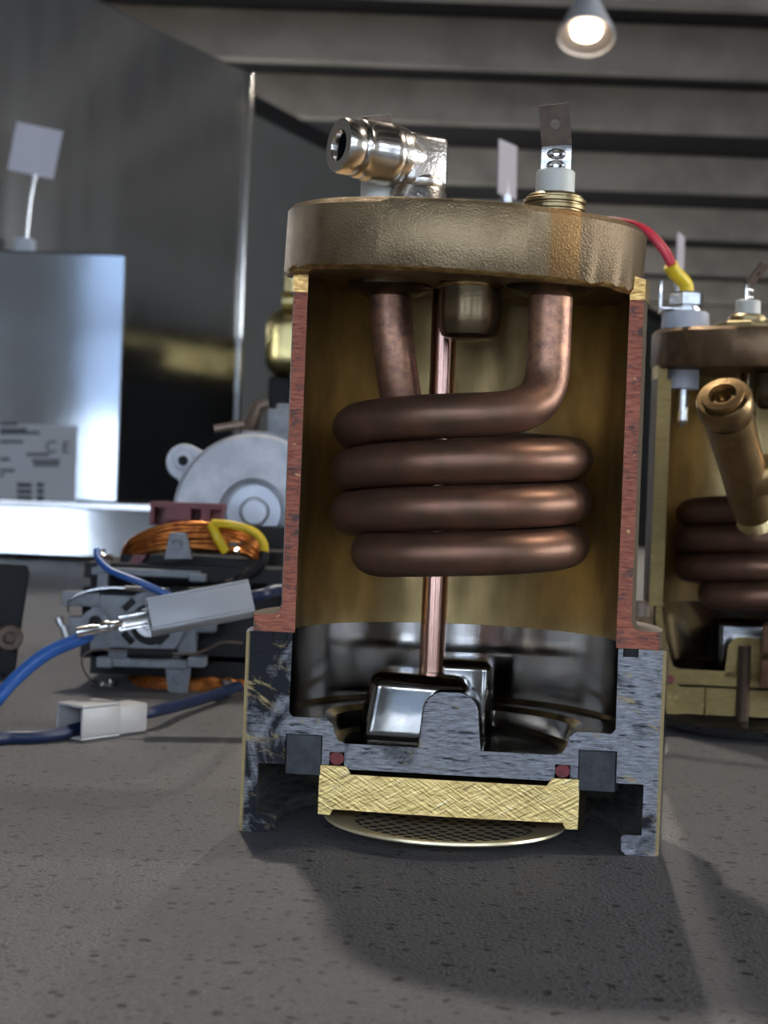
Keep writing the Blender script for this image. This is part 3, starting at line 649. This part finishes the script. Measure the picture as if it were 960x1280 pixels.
def screen(root, z0):
    """dished filter disc with a hexagonal field of real round holes"""
    R, pitch, hr = 26.5, 3.3, 1.0
    zf = lambda r: z0+2.1*(r/R)**2
    bm = new(); H = {}
    rows = int(20/(pitch*0.866))+1; nx_ = int(22/pitch)+2
    for j in range(-rows, rows+1):
        for i in range(-nx_, nx_+1):
            x = (i+(0.5 if j % 2 else 0))*pitch; y = j*pitch*0.866
            if math.hypot(x, y) > 20.5: continue
            outer = []
            for k in range(12):
                a = PI/6+k*PI/6; rr = pitch/2/math.cos(PI/6) if k % 2 == 0 else pitch/2
                px, py = x+rr*math.cos(a), y+rr*math.sin(a); key = (round(px, 2), round(py, 2))
                if key not in H: H[key] = bm.verts.new((px, py, zf(math.hypot(px, py))))
                outer.append(H[key])
            inn = [bm.verts.new((x+hr*math.cos(PI/6+k*PI/6), y+hr*math.sin(PI/6+k*PI/6), zf(math.hypot(x, y)))) for k in range(12)]
            for k in range(12):
                try: bm.faces.new((outer[k], outer[(k+1) % 12], inn[(k+1) % 12], inn[k]))
                except ValueError: pass
    bmesh.ops.remove_doubles(bm, verts=bm.verts[:], dist=0.02)
    # plain margin out to the rolled rim
    lathe(bm, [(20.0, zf(20)-0.02), (22, zf(22)), (24, zf(24)), (R-0.6, zf(R)-0.1), (R, zf(R)+0.15), (R+0.1, zf(R)-0.35), (R-0.5, zf(R)-0.75), (22, zf(22)-0.5), (20.2, zf(20)-0.45)], (0, 0, 0), 96, False)
    for v in bm.verts: v.co += Vector((AX-1.0, AY, 0.3))
    o = obj('shower_screen', bm, 'screen_steel', root, 50); lab(o, 'perforated steel shower screen disc')
M['screen_steel'] = simple('perforated_steel', (0.88, 0.76, 0.50), 0.65, 0.34)
M['brass_dull'] = simple('darkened_brass', (0.09, 0.062, 0.034), 0.35, 0.55)
M['plating_dark'] = simple('dark_plating', (0.16, 0.155, 0.15), 1.0, 0.22)  # plain dark plating for the rear spray block
M['copper_nut'] = simple('pinkish_brass', (0.46, 0.28, 0.19), 0.9, 0.4, (0.36, 0.21, 0.14), 200)
M['valve_brass'] = simple('bronze_valve', (0.36, 0.235, 0.105), 1.0, 0.34, (0.28, 0.18, 0.08), 250, bmp=0.25, bscale=1000)

yaw = math.radians(-6)
P0 = Vector((15.04, 330, 0))
boiler('cutaway_boiler', 'sawn-open boiler with red-painted wall edges and a full copper heating coil', P0, yaw, True)
P2 = at(955, 640, 514); P2.z = 0
boiler('cutaway_boiler', 'dull brass sawn-open boiler with a white level probe and red lead, half out of frame', P2, math.radians(-6), False)

# ------------------------------------------------------------------ electric motor
MD = 560
m0 = at(215, 865, MD); m0.z = 0
motor = thing('electric_motor', 'dismantled electric motor with copper windings and a grey cast gear housing', 'motor', m0)
def mq(px, py, dy=0): return at(px, py, MD+dy)-m0
def mbox(bm, x0, y0, x1, y1, d0, d1, mi=0, bev=0):
    a, b = mq(x0, y1, d0), mq(x1, y0, d0); box(bm, a.x, b.x, d0, d1, a.z, b.z, mi, bev)
def mdisc(bm, px, py, dy, prof, seg=48, mi=0):
    """profile (radius, distance towards the viewer) about a fore-and-aft axis"""
    lathe(bm, prof, mq(px, py, dy), seg, False, Vector((0, -1, 0)), mi)
bm = new()      # gear housing: disc with a recessed bearing
mdisc(bm, 318, 642, 70, [(0, 5.5), (4.6, 5.5), (5.0, 5), (5.0, 3.2), (6.4, 3.2), (6.6, 3.8), (11.0, 3.6), (11.2, 0.5), (14.0, 0.5), (14.2, 7), (31.0, 7), (32.5, 5.8), (32.5, -18), (0, -18)], 72)
hs = obj('gear_housing', bm, 'alu', motor)
bm = new(); mdisc(bm, 318, 640, 64, [(0, 1.2), (4.8, 1.2), (5.0, 0.9), (5.0, 0), (0, 0)]); mdisc(bm, 318, 640, 66, [(6.2, 0.6), (10.8, 0.6), (10.8, 0), (6.2, 0)]); obj('bearing_cap', bm, 'alu_light', hs)
bm = new()      # mounting ear
c0 = mq(231, 578, 72); c1 = mq(275, 600, 72); r = 7.6
pl = arc(c0.x, c0.z, r, 75, 250, 12)+[(c1.x-6, c1.z-19), (c1.x+8, c1.z), (c1.x+2, c1.z+7)]
prism(bm, pl, 70, 78); obj('mounting_ear', bm, 'alu', hs, 30, bevel=0.5)
bm = new(); mdisc(bm, 229, 576, 70, [(2.0, 0.3), (2.2, 1.0), (3.6, 0.8), (3.9, 0.0)]); obj('eyelet', bm, 'teflon', hs)
bm = new(); mdisc(bm, 229, 576, 70, [(0, 0.35), (2.1, 0.35), (2.1, 0), (0, 0)]); obj('eyelet_hole', bm, 'black', hs)
bm = new(); mbox(bm, 333, 512, 372, 541, 95, 125, 0, 1); mbox(bm, 345, 505, 372, 515, 97, 122, 0, 1); mbox(bm, 300, 541, 380, 600, 92, 125, 0, 1)
lab(obj('upper_bracket', bm, 'grey_plastic', motor), 'blue-grey bracket behind the housing')
bm = new(); a, b = mq(268, 536, 90), mq(305, 530, 90); tube(bm, [a, b], 1.6, 10); a, b = mq(308, 545, 100), mq(322, 508, 104); tube(bm, [a, a.lerp(b, .5), b, mq(335, 505, 104)], [4, 3.4, 2.6, 2.4], 12); obj('plug_pin', bm, 'tin_brown', motor)
bm = new(); mbox(bm, 330, 690, 372, 730, 30, 95, 0, 1); mbox(bm, 240, 660, 372, 700, 52, 92, 0, 1); obj('gearbox_plate', bm, 'black_steel', motor)
# laminated core (four sheet bundles) and black end frames
bm = new()
mbox(bm, 105, 712, 352, 722, 4, 60); mbox(bm, 112, 722, 352, 742, 14, 60); mbox(bm, 100, 742, 352, 822, 12, 62); mbox(bm, 112, 822, 352, 842, 12, 60); mbox(bm, 150, 700, 330, 714, 14, 56)
obj('stator_core', bm, 'black_steel', motor, 0, bevel=0.4)
for (yt, yb, n, x0, x1, xc) in ((655, 712, 8, 150, 330, 238), (868, 834, 6, 160, 315, 232)):
    bm = new(); rx = (x1-x0)/2
    for row in range(3):
        for k in range(n):
            f = (k+0.33*row)/n; hh = (yt-yb)*(1-0.62*f); P = []
            for q_ in range(9):
                th_ = PI*(1-q_/8); cx_ = (x0+x1)/2+(rx-8*f)*math.cos(th_); sy = max(0, math.sin(th_))**0.75
                P.append(mq(cx_, yb+(yt-yb)*0.05+hh*sy*0.95+random.uniform(-1.2, 1.2), 26-18*sy+row*2.6+random.uniform(-0.5, 0.5)))
            tube(bm, spline(P, 3), 0.75, 7)
    o = obj('winding', bm, 'winding', motor, 60); lab(o, 'bright copper wire winding')
bm = new()      # maroon terminal block
mbox(bm, 187, 630, 277, 634, 12, 30); mbox(bm, 187, 634, 193, 656, 12, 30); mbox(bm, 205, 634, 239, 650, 12, 30); mbox(bm, 250, 634, 262, 656, 12, 30); mbox(bm, 193, 634, 262, 656, 20, 30); mbox(bm, 262, 634, 277, 652, 18, 30)
lab(obj('terminal_block', bm, 'maroon', motor, 0, bevel=0.25), 'maroon terminal block')
bm = new(); a = mq(152, 690, 20); prism(bm, [(mq(x, y, 20).x, mq(x, y, 20).z) for x, y in ((172, 692), (188, 692), (172, 716), (156, 716))], 12, 24); mbox(bm, 205, 652, 262, 660, 16, 30); obj('insulating_card', bm, 'maroon', motor, 0)
for y0, y1, w0, w1 in ((666, 699, 10, 17), (868, 832, 11, 16)):
    bm = new(); P = [(222-w0, y0), (222+w0, y0), (222+w1, y1), (222-w1, y1)]
    prism(bm, [(mq(x, y, 2).x, mq(x, y, 2).z) for x, y in P], 1.5, 7); mdisc(bm, 222, (y0+y1)/2-2, 1.6, [(1.6, 0), (1.6, 0.5), (2.3, 0.5), (2.3, 0)], 20); obj('coil_retainer', bm, 'grey_plastic', motor, 30, bevel=0.5)
for bxs in ([(114, 714, 250, 718, 0, 12)], [(121, 705, 134, 713.9, -2, 4)], [(121, 718.1, 134, 737, -2, 4)], [(236, 718.1, 257, 727, -1, 6)], [(140.1, 826, 233.9, 833, -1, 8)], [(120, 822, 140, 834, -2, 8)], [(234, 822, 256, 834, -2, 8)]):
    bm = new()
    for q_ in bxs: mbox(bm, *q_)
    obj('end_clip', bm, 'grey_plastic', motor, 0, bevel=0.4)
# brush holder plate with its holes
bm = new()
mbox(bm, 77, 741, 125, 757, 0, 9, 0, 0.5); mbox(bm, 84, 772, 112, 795, 0, 9, 0, 0.5); mbox(bm, 112, 748, 246, 812, 1, 10, 0, 0.5); mbox(bm, 240, 752, 270, 790, 2, 10, 0, 0.5); mbox(bm, 135, 810, 225, 822, 1, 10, 0, 0.5)
plate = obj('brush_plate', bm, 'grey_plastic', motor)
def ringo(nm, px, py, dy, r0, r1, h, m, par, seg=36):
    bm = new(); mdisc(bm, px, py, dy, [(r0, 0), (r0, h), (r1, h), (r1, 0)], seg); return obj(nm, bm, m, par)
ringo('bearing_boss', 190, 780, 1, 7.6, 12.0, 2.6, 'grey_plastic', plate)
ringo('screw_boss', 120, 778, 0.5, 2.6, 5.0, 1.6, 'grey_plastic', plate); ringo('screw_boss', 258, 771, 1.5, 2.4, 4.6, 1.6, 'grey_plastic', plate)
for px, py in ((120, 778), (258, 771)):
    bm = new(); mdisc(bm, px, py, 0.6, [(0, 0.6), (2.6, 0.6), (2.6, 0), (0, 0)]); obj('screw_hole', bm, 'black', plate)
for px, py, a in ((161, 756, 45), (160, 797, -45), (203, 798, 45), (213, 760, -45)):
    c = mq(px, py, -1.7); bm = new(); vs = box(bm, -2.6, 2.6, -0.2, 0.2, -1.3, 1.3, 0, 0.15); xf(vs, Matrix.Translation(c) @ Matrix.Rotation(math.radians(-a), 4, 'Y')); obj('vent_slot', bm, 'black', plate)
bm = new(); mdisc(bm, 187, 780, 1, [(0, 1.0), (7.7, 1.0), (7.7, 0.1), (0, 0.1)]); obj('bearing_well', bm, 'black', plate)
bm = new(); mdisc(bm, 187, 778, -0.5, [(0, 1.5), (2.4, 1.5), (3.0, 1.0), (5.2, 1.0), (5.2, 0), (0, 0)]); lab(obj('shaft_end', bm, 'tin', plate), 'bright shaft end')
# interference chokes with their thin wires
for nm, pts, r, m in (('choke_wire', [(86, 768, 0), (86, 752, -2), (102, 741, -3), (130, 735, -3), (156, 735, -3)], 0.45, 'tin'), ('choke_wire', [(157, 735, -3), (213, 738, -3)], 0.85, 'tin'),
                      ('choke_wire', [(165, 815, -3), (120, 812, -3), (103, 822, -3), (106, 840, -1), (120, 857, 3)], 0.35, 'tin_brown'), ('choke_wire', [(214, 817, -3), (243, 817, -3), (262, 810, 0), (278, 803, 3), (303, 804, 6)], 0.5, 'tin_brown')):
    bm = new(); P = [mq(*p) for p in pts]; tube(bm, spline(P, 6) if len(P) > 2 else P, r, 8); obj(nm, bm, m, motor)
bm = new(); tube(bm, [mq(215, 739, -3), mq(248, 740, -3)], 1.7, 16); obj('choke', bm, 'black', motor)
bm = new(); P = [mq(160, 816, -3), mq(216, 817, -3)]; tube(bm, P, 1.5, 16)
for k in range(16): tube(bm, [P[0].lerp(P[1], k/16), P[0].lerp(P[1], k/16+0.03)], 1.8, 12)
obj('choke', bm, 'black_steel', motor, 30)
for px, py, px2, py2 in ((73, 772, 77, 782), (79, 782, 83, 796)):
    bm = new(); tube(bm, [mq(px, py, -1), mq(px2, py2, -1)], 1.5, 12); obj('solder_tag', bm, 'tin', motor)
for cx, cy in ((127, 855), (132, 692), (290, 683), (288, 858)):
    bm = new()
    for k in range(7):
        a = mq(cx+random.uniform(-12, 12), cy+random.uniform(-6, 6), 8+random.uniform(-3, 3)); tube(bm, [a, a+Vector((random.uniform(-3, 3), random.uniform(-2, 2), random.uniform(-1.5, 1.5)))], random.uniform(0.6, 1.2), 8)
    obj('soldered_joint', bm, 'tin', motor)
for nm, pts, r, m in (('yellow_wire', [(264, 655, 8), (272, 672, 6), (282, 690, 7)], 1.7, 'yellow'), ('yellow_wire', [(266, 654, 8), (290, 656, 5), (316, 664, 4), (329, 678, 4), (331, 692, 5)], 1.5, 'yellow'),
                      ('black_lead', [(331, 690, 5), (326, 706, 4), (300, 724, 2), (265, 737, -1), (240, 741, -3)], 1.9, 'black'), ('blue_wire', [(121, 688, 4), (124, 700, 0), (140, 714, -4), (175, 728, -8), (212, 745, -10), (240, 758, -8), (255, 770, -2)], 1.35, 'blue'),
                      ('navy_wire', [(335, 737, -4), (350, 735, 4), (372, 734, 14)], 1.7, 'blue_dark')):
    bm = new(); tube(bm, spline([mq(*p) for p in pts], 7), r, 12); obj(nm, bm, m, motor)

# ------------------------------------------------------------------ blue leads with push-on connectors
def lead_frame(A, B, up=Vector((0, 0, 1))):
    X = (B-A).normalized(); Y = up.cross(X).normalized(); Z = X.cross(Y)
    return Matrix(((X.x, Y.x, Z.x, A.x), (X.y, Y.y, Z.y, A.y), (X.z, Y.z, Z.z, A.z), (0, 0, 0, 1)))
CD = 470
a = at(186, 772, CD); b = at(313, 748, CD+8)
w0 = Vector((a.x, a.y, 0))
t = thing('wire_lead', 'blue lead with a grey sleeve connector held up in front of the motor', 'cable', w0)
rel = lambda v: v-w0
Mx = lead_frame(rel(a), rel(b), Vector((0, 0.35, 1)).normalized()); Lc = (b-a).length
bm = new(); vs = []
th = 0.9; H, Wd = 5.2, 4.2
for (y0, y1, z0, z1) in ((-Wd, Wd, -H, -H+th), (-Wd, Wd, H-th, H), (-Wd, -Wd+th, -H+th, H-th), (Wd-th, Wd, -H+th, H-th)): box(bm, 0, Lc, y0, y1, z0, z1, 0, 0.3, 2, mat=Mx)
box(bm, Lc-2.5, Lc-0.2, -Wd+th, Wd-th, -H+th, H-th, mat=Mx)
lab(obj('connector_sleeve', bm, 'grey_conn', t), 'long grey translucent plastic sleeve')
bm = new()      # crimped spade terminal
box(bm, -9.5, 4, -0.4, 0.4, -2.6, 2.2, 0, 0.2, mat=Mx); box(bm, -9, 3, -1.1, -0.4, 1.2, 2.4, 0, 0.2, mat=Mx); box(bm, -9, 3, -1.1, -0.4, -2.8, -1.6, 0, 0.2, mat=Mx)
tube(bm, [Mx @ Vector((x, 0, -0.4)) for x in (-22, -17, -15, -12, -9, -8)], [1.75, 1.7, 1.2, 1.5, 1.2, 0.8], 12); tube(bm, [Mx @ Vector((x, 0, -0.2)) for x in (-15, -13, -11.5)], [1.4, 1.9, 1.4], 12)
lab(obj('crimp_terminal', bm, 'tin', t, 40), 'silver crimp terminal')
bm = new(); e = Mx @ Vector((-20, 0, -0.5))
P = [e, rel(at(108, 795, CD-2)), rel(at(60, 816, CD-6)), rel(at(22, 846, CD-10)), rel(at(-8, 880, CD-14)), rel(at(-40, 925, CD-14))]
fl = P[-1].copy(); P += [Vector((fl.x-6, fl.y+2, 8)), Vector((fl.x-14, fl.y+22, 2.1)), Vector((fl.x-28, fl.y+60, 2.1)), Vector((fl.x-40, fl.y+110, 2.1))]
tube(bm, spline(P, 8), 2.1, 16); obj('wire', bm, 'blue', t)
bm = new(); P = [Mx @ Vector((Lc-1, 0, 0.4)), Mx @ Vector((Lc+5, 0, 0.6)), rel(at(345, 738, CD+22)), rel(at(372, 740, CD+44)), rel(at(385, 752, MD+16))]
tube(bm, spline(P, 8), 1.9, 14); lab(obj('wire', bm, 'blue_dark', t), 'navy blue wire')
# lower white connector that lies on the counter
a = at(86, 912, 448); a.z = 5.2; b = at(172, 897, 470); b.z = 5.2
w0 = Vector((a.x, a.y, 0))
t = thing('wire_lead', 'navy lead with a milky white connector lying on the speckled counter', 'cable', w0)
Mx = lead_frame(rel(a), rel(b)); Lc = (b-a).length; k1 = Lc*0.55
bm = new(); H, Wd = 5.1, 5.6
sk = lambda s: Mx @ Matrix.Shear('XZ', 4, (0, 0)) if False else Mx
for (y0, y1, z0, z1) in ((-Wd, Wd, -H, -H+th), (-Wd, Wd, H-th, H), (-Wd, -Wd+th, -H+th, H-th), (Wd-th, Wd, -H+th, H-th)): box(bm, 0, k1, y0, y1, z0, z1, 0, 0.35, 2, mat=Mx)
box(bm, k1*0.8, Lc, -4.4, 4.4, -5.1, 3.7, 0, 0.8, 2, mat=Mx)
obj('connector_sleeve', bm, 'white_conn', t)
bm = new(); P = [Mx @ Vector((k1*0.7, 0, -1.5)), Mx @ Vector((3, -0.5, -2.4)), Mx @ Vector((-6, -1, -3.0)), rel(at(40, 932, 438)), rel(at(0, 936, 434)), rel(at(-60, 945, 418)), rel(at(-150, 960, 400))]
for p in P[3:]: p.z = 1.9
tube(bm, spline(P, 8), 1.9, 14); obj('wire', bm, 'blue_dark', t)
bm = new(); P = [Mx @ Vector((Lc-1, 0, -0.5)), Mx @ Vector((Lc+8, 0, 0)), rel(at(230, 880, 505)), rel(at(270, 868, 535)), rel(at(298, 858, 556))]
tube(bm, spline(P, 8), 1.9, 14); obj('wire', bm, 'blue_dark', t)

# ------------------------------------------------------------------ black moulded part at the left edge
p = at(5, 848, 590); p.z = 0
t = thing('plastic_housing', 'black plastic block with a silver screw, beside the blue lead', 'machine part', p)
bm = new()
prism(bm, [(-32, 0), (4.2, 0), (5.2, 12), (8.4, 40), (7.4, 43.2), (-32, 44)], 0, 30, taper=0.72, ctr=(-32, 0)); obj('block', bm, 'black', t, 30, bevel=0.8)
bm = new(); lathe(bm, [(0, 2.6), (1.8, 2.6), (2.4, 3.4), (4.6, 3.4), (5.2, 2.4), (5.2, 0), (0, 0)], (1.2, 0.2, 15), 24, False, Vector((0.35, -1, 0))); obj('screw', bm, 'tin_brown', t)

# ------------------------------------------------------------------ steel machines behind
pc = at(312, 97, 2000)
def panel_pts(t): return Vector((pc.x-146*t, 2000-282*t, 0))
far, near = panel_pts(0), panel_pts(2.6)
ang = math.atan2(near.y-far.y, near.x-far.x)
pl = (near-far).length
t = thing('steel_cabinet', 'tall dark brushed-steel cabinet standing at an angle on the left', 'cabinet', far, ang)
bm = new(); box(bm, 0, pl, -420, 0, 58, 618, 0, 4, 3)   # local +x runs from the far corner towards the camera, the panel faces +y
MB_ = obj('side_panel', bm, 'steel_panel', t, 40)
bm = new(); box(bm, -5, 3, -3, 3, 58, 619, 0, 2.0, 3); lab(obj('corner_bead', bm, 'steel_edge', t), 'bright polished corner edge')
bm = new(); box(bm, 20, pl-20, -400, -25, 6, 58); obj('plinth', bm, 'carcass', t, 0)
for x in (60, pl-60):
    for y in (-380, -50):
        bm = new(); lathe(bm, [(0, 0), (18, 0), (18, 8), (0, 8)], (x, y, 0), 20, False); obj('foot', bm, 'black', t)
bp = Vector((at(155, 400, 1550).x-90, 1550, 0))
t = thing('steel_machine', 'mirror-bright low steel machine with a grey rating label, at the left edge', 'machine', bp)
def plan(bm, poly, z0, z1, mi=0):
    A = [bm.verts.new((x, y, z0)) for x, y in poly]; B = [bm.verts.new((x, y, z1)) for x, y in poly]; n = len(poly)
    bm.faces.new(A[::-1]).material_index = mi; bm.faces.new(B).material_index = mi
    for k in range(n): bm.faces.new((A[k], A[(k+1) % n], B[(k+1) % n], B[k])).material_index = mi
    return B
bm = new(); plan(bm, [(-58, 0), (90, 0), (64, 110), (5, 110), (-56, 4)], 60, 309); obj('front_panel', bm, 'steel_box', t, 0, bevel=2)
bm = new(); plan(bm, [(-58, -14), (190, -14), (190, 60), (-25, 60), (-56, 2)], 52, 60); obj('tray_edge', bm, 'steel_edge', t, 0, bevel=1.5)
bm = new(); B_ = plan(bm, [(-57, 1), (182, -11), (182, 55), (-25, 55), (-55, 2.5)], 6, 52)
B_[0].co.y += 1.4; B_[1].co.y += 1.6
lab(obj('drip_tray', bm, 'steel_box', t, 0), 'polished steel plinth')
for x in (-5, 165):
    bm = new(); lathe(bm, [(0, 0), (12, 0), (12, 8), (0, 8)], (x, 30, 0), 20, False); obj('foot', bm, 'black', t)
# rating label
la = at(97, 529, 1549)-bp; lb = at(97, 629, 1549)-bp
bm = new(); box(bm, -56, la.x, -0.8, 0, lb.z, la.z-3); lbl = obj('rating_label', bm, 'sticker', t, 0); lab(lbl, 'grey printed rating label')
def ptext(s, px, py, h, m='ink', par=None):
    c = bpy.data.curves.new('print', 'FONT'); c.body = s; c.size = h/1000; c.align_x = 'CENTER'; c.extrude = 0.0001
    o = bpy.data.objects.new('printed_mark', c); COL.objects.link(o)
    dg = bpy.context.evaluated_depsgraph_get(); me = bpy.data.meshes.new_from_object(o.evaluated_get(dg)); bpy.data.objects.remove(o)
    me.materials.clear(); me.materials.append(M[m]); q_ = at(px, py, 1548.8)-bp
    o = bpy.data.objects.new('printed_mark', me); COL.objects.link(o); o.parent = par; o.location = q_/1000-Vector((0, 0.0008, 0)); o.rotation_euler = (PI/2, 0, 0)
    return o
ptext('C E', 72, 566, 17, 'ink', lbl)
bm = new()
rows = [(0, 530, 20), (0, 537, 33), (0, 541, 46), (0, 552, 28), (0, 574, 10), (0, 588, 16), (0, 594, 4), (68, 537, 26), (33, 568, 60), (40, 576, 72), (42, 581, 72)]
for x0, y, x1 in rows:
    x = x0
    while x < x1:
        w_ = random.uniform(2.5, 6); p_ = at(x, y, 1548.8)-bp; box(bm, p_.x, p_.x+w_*0.7, -1.0, -0.8, p_.z-1.6, p_.z+1.6); x += w_
for y in (606, 614, 622): 
    p_ = at(21, y, 1548.8)-bp; box(bm, p_.x, p_.x+15, -1.0, -0.8, p_.z-2.2, p_.z+2.2); p_ = at(46, y, 1548.8)-bp; box(bm, p_.x, p_.x+7, -1.0, -0.8, p_.z-2.2, p_.z+2.2)
obj('print_lines', bm, 'ink', lbl, 0)
# brass tank seen in the gap beside the boiler
p = at(420, 640, 1700); p.z = 0
t = thing('brass_tank', 'gleaming brass tank glimpsed between the steel cabinet and the front boiler', 'tank', p)
bm = new(); box(bm, -86, 200, 0, 520, 205, 282, 0, 22, 6); obj('shell', bm, 'tank_brass', t, 50)
bm = new(); box(bm, -80, 195, 6, 514, 30, 205, 0, 4); lab(obj('lower_body', bm, 'black', t, 0), 'black lower body')
bm = new(); tube(bm, [(-70, 40, 292), (190, 40, 292)], 11, 20); tube(bm, [(-60, 60, 305), (-60, 60, 325)], 9, 16); obj('top_pipe', bm, 'tank_brass', t, 50)
for x in (-60, 170):
    for y in (40, 480):
        bm = new(); lathe(bm, [(0, 0), (14, 0), (14, 34), (0, 34)], (x, y, 0), 20, False); obj('foot', bm, 'carcass', t)

# ------------------------------------------------------------------ little card holders
def holder(label, base, card_c, w, h, rot, tilt, mat, base_size=(9, 9)):
    t = thing('card_holder', label, 'card holder', base)
    c = card_c-base
    bm = new(); box(bm, -base_size[0], base_size[0], -base_size[1], base_size[1], 0, 2*min(base_size), 0, 1); obj('base', bm, 'teflon', t)
    bm = new(); tube(bm, [(0, 0, 2), (c.x*0.5, c.y*0.5, c.z*0.5), (c.x, c.y+2, c.z-h*0.45), (c.x, c.y+1.5, c.z-h*0.2)], [1.6, 1.6, 1.6, 1.2], 12); tube(bm, [(c.x, c.y, c.z-h*0.62), (c.x, c.y, c.z-h*0.5)], 3.4, 12); obj('stem', bm, 'tin', t)
    bm = new(); vs = box(bm, -w/2, w/2, -0.4, 0.4, -h/2, h/2); xf(vs, Matrix.Translation(c) @ Matrix.Rotation(rot, 4, 'Z') @ Matrix.Rotation(tilt, 4, 'Y')); obj('card', bm, mat, t, 0)
b0 = at(31, 318, 1590); b0.z = 309
holder('blank white card on a thin stem on the low steel machine', b0, at(44, 188, 1588), 47, 50, 0.1, math.radians(9), 'card')
c = at(634, 212, 900); b0 = Vector((c.x, c.y+3, 0)); holder('blank pale card on a stem behind the brass lid', b0, c, 26, 31, math.radians(62), math.radians(-3), 'card_dim')
c = at(850, 322, 1000); b0 = Vector((c.x, c.y+3, 0)); holder('narrow white card edge painted in dim pinkish light behind the yellow sleeve', b0, c, 18, 30, math.radians(65), 0, 'card_dim')

# ------------------------------------------------------------------ pendant spot lamps
for k, (p, tg, e) in enumerate(LAMPS):
    lb = ('glowing white cone lamp hanging below the ceiling beams', 'white cone lamp above the right end of the counter', 'white cone lamp above the steel cabinet')[k]
    o = thing('pendant_lamp', lb, 'lamp', (p[0]*1000, p[1]*1000, p[2]*1000-900))
    d = (Vector(tg)-Vector(p)).normalized()
    if k == 0: d = Vector((-0.05, -0.42, -0.9)).normalized()
    R_ = 74; up = -d
    bm = new(); lathe(bm, [(R_*0.8, 12), (R_, 0), (R_*0.98, -3), (R_, 6), (R_*0.36, 128), (R_*0.3, 165), (0, 170), (0, 160), (R_*0.3, 126), (R_*0.8, 20)], (0, 0, 0), 40, False, up); obj('shade', bm, 'lamp_white', o)
    bm = new(); lathe(bm, [(R_*0.5, 16), (R_*0.94, 3), (R_*0.96, 2), (R_*0.52, 14)], (0, 0, 0), 40, True, up); obj('reflector', bm, 'lamp_in', o)
    bm = new(); lathe(bm, [(0, 14), (R_*0.5, 14), (R_*0.5, 18), (0, 18)], (0, 0, 0), 40, False, up); lab(obj('bulb_face', bm, 'lamp_glow', o), 'glowing lamp face')
    bm = new(); a = up*165; tube(bm, spline([a, a+up*40+Vector((0, 0, 30)), Vector((a.x*1.2, a.y*1.2, CEIL-p[2]*1000))], 8), 5, 10); obj('cable', bm, 'black', o)
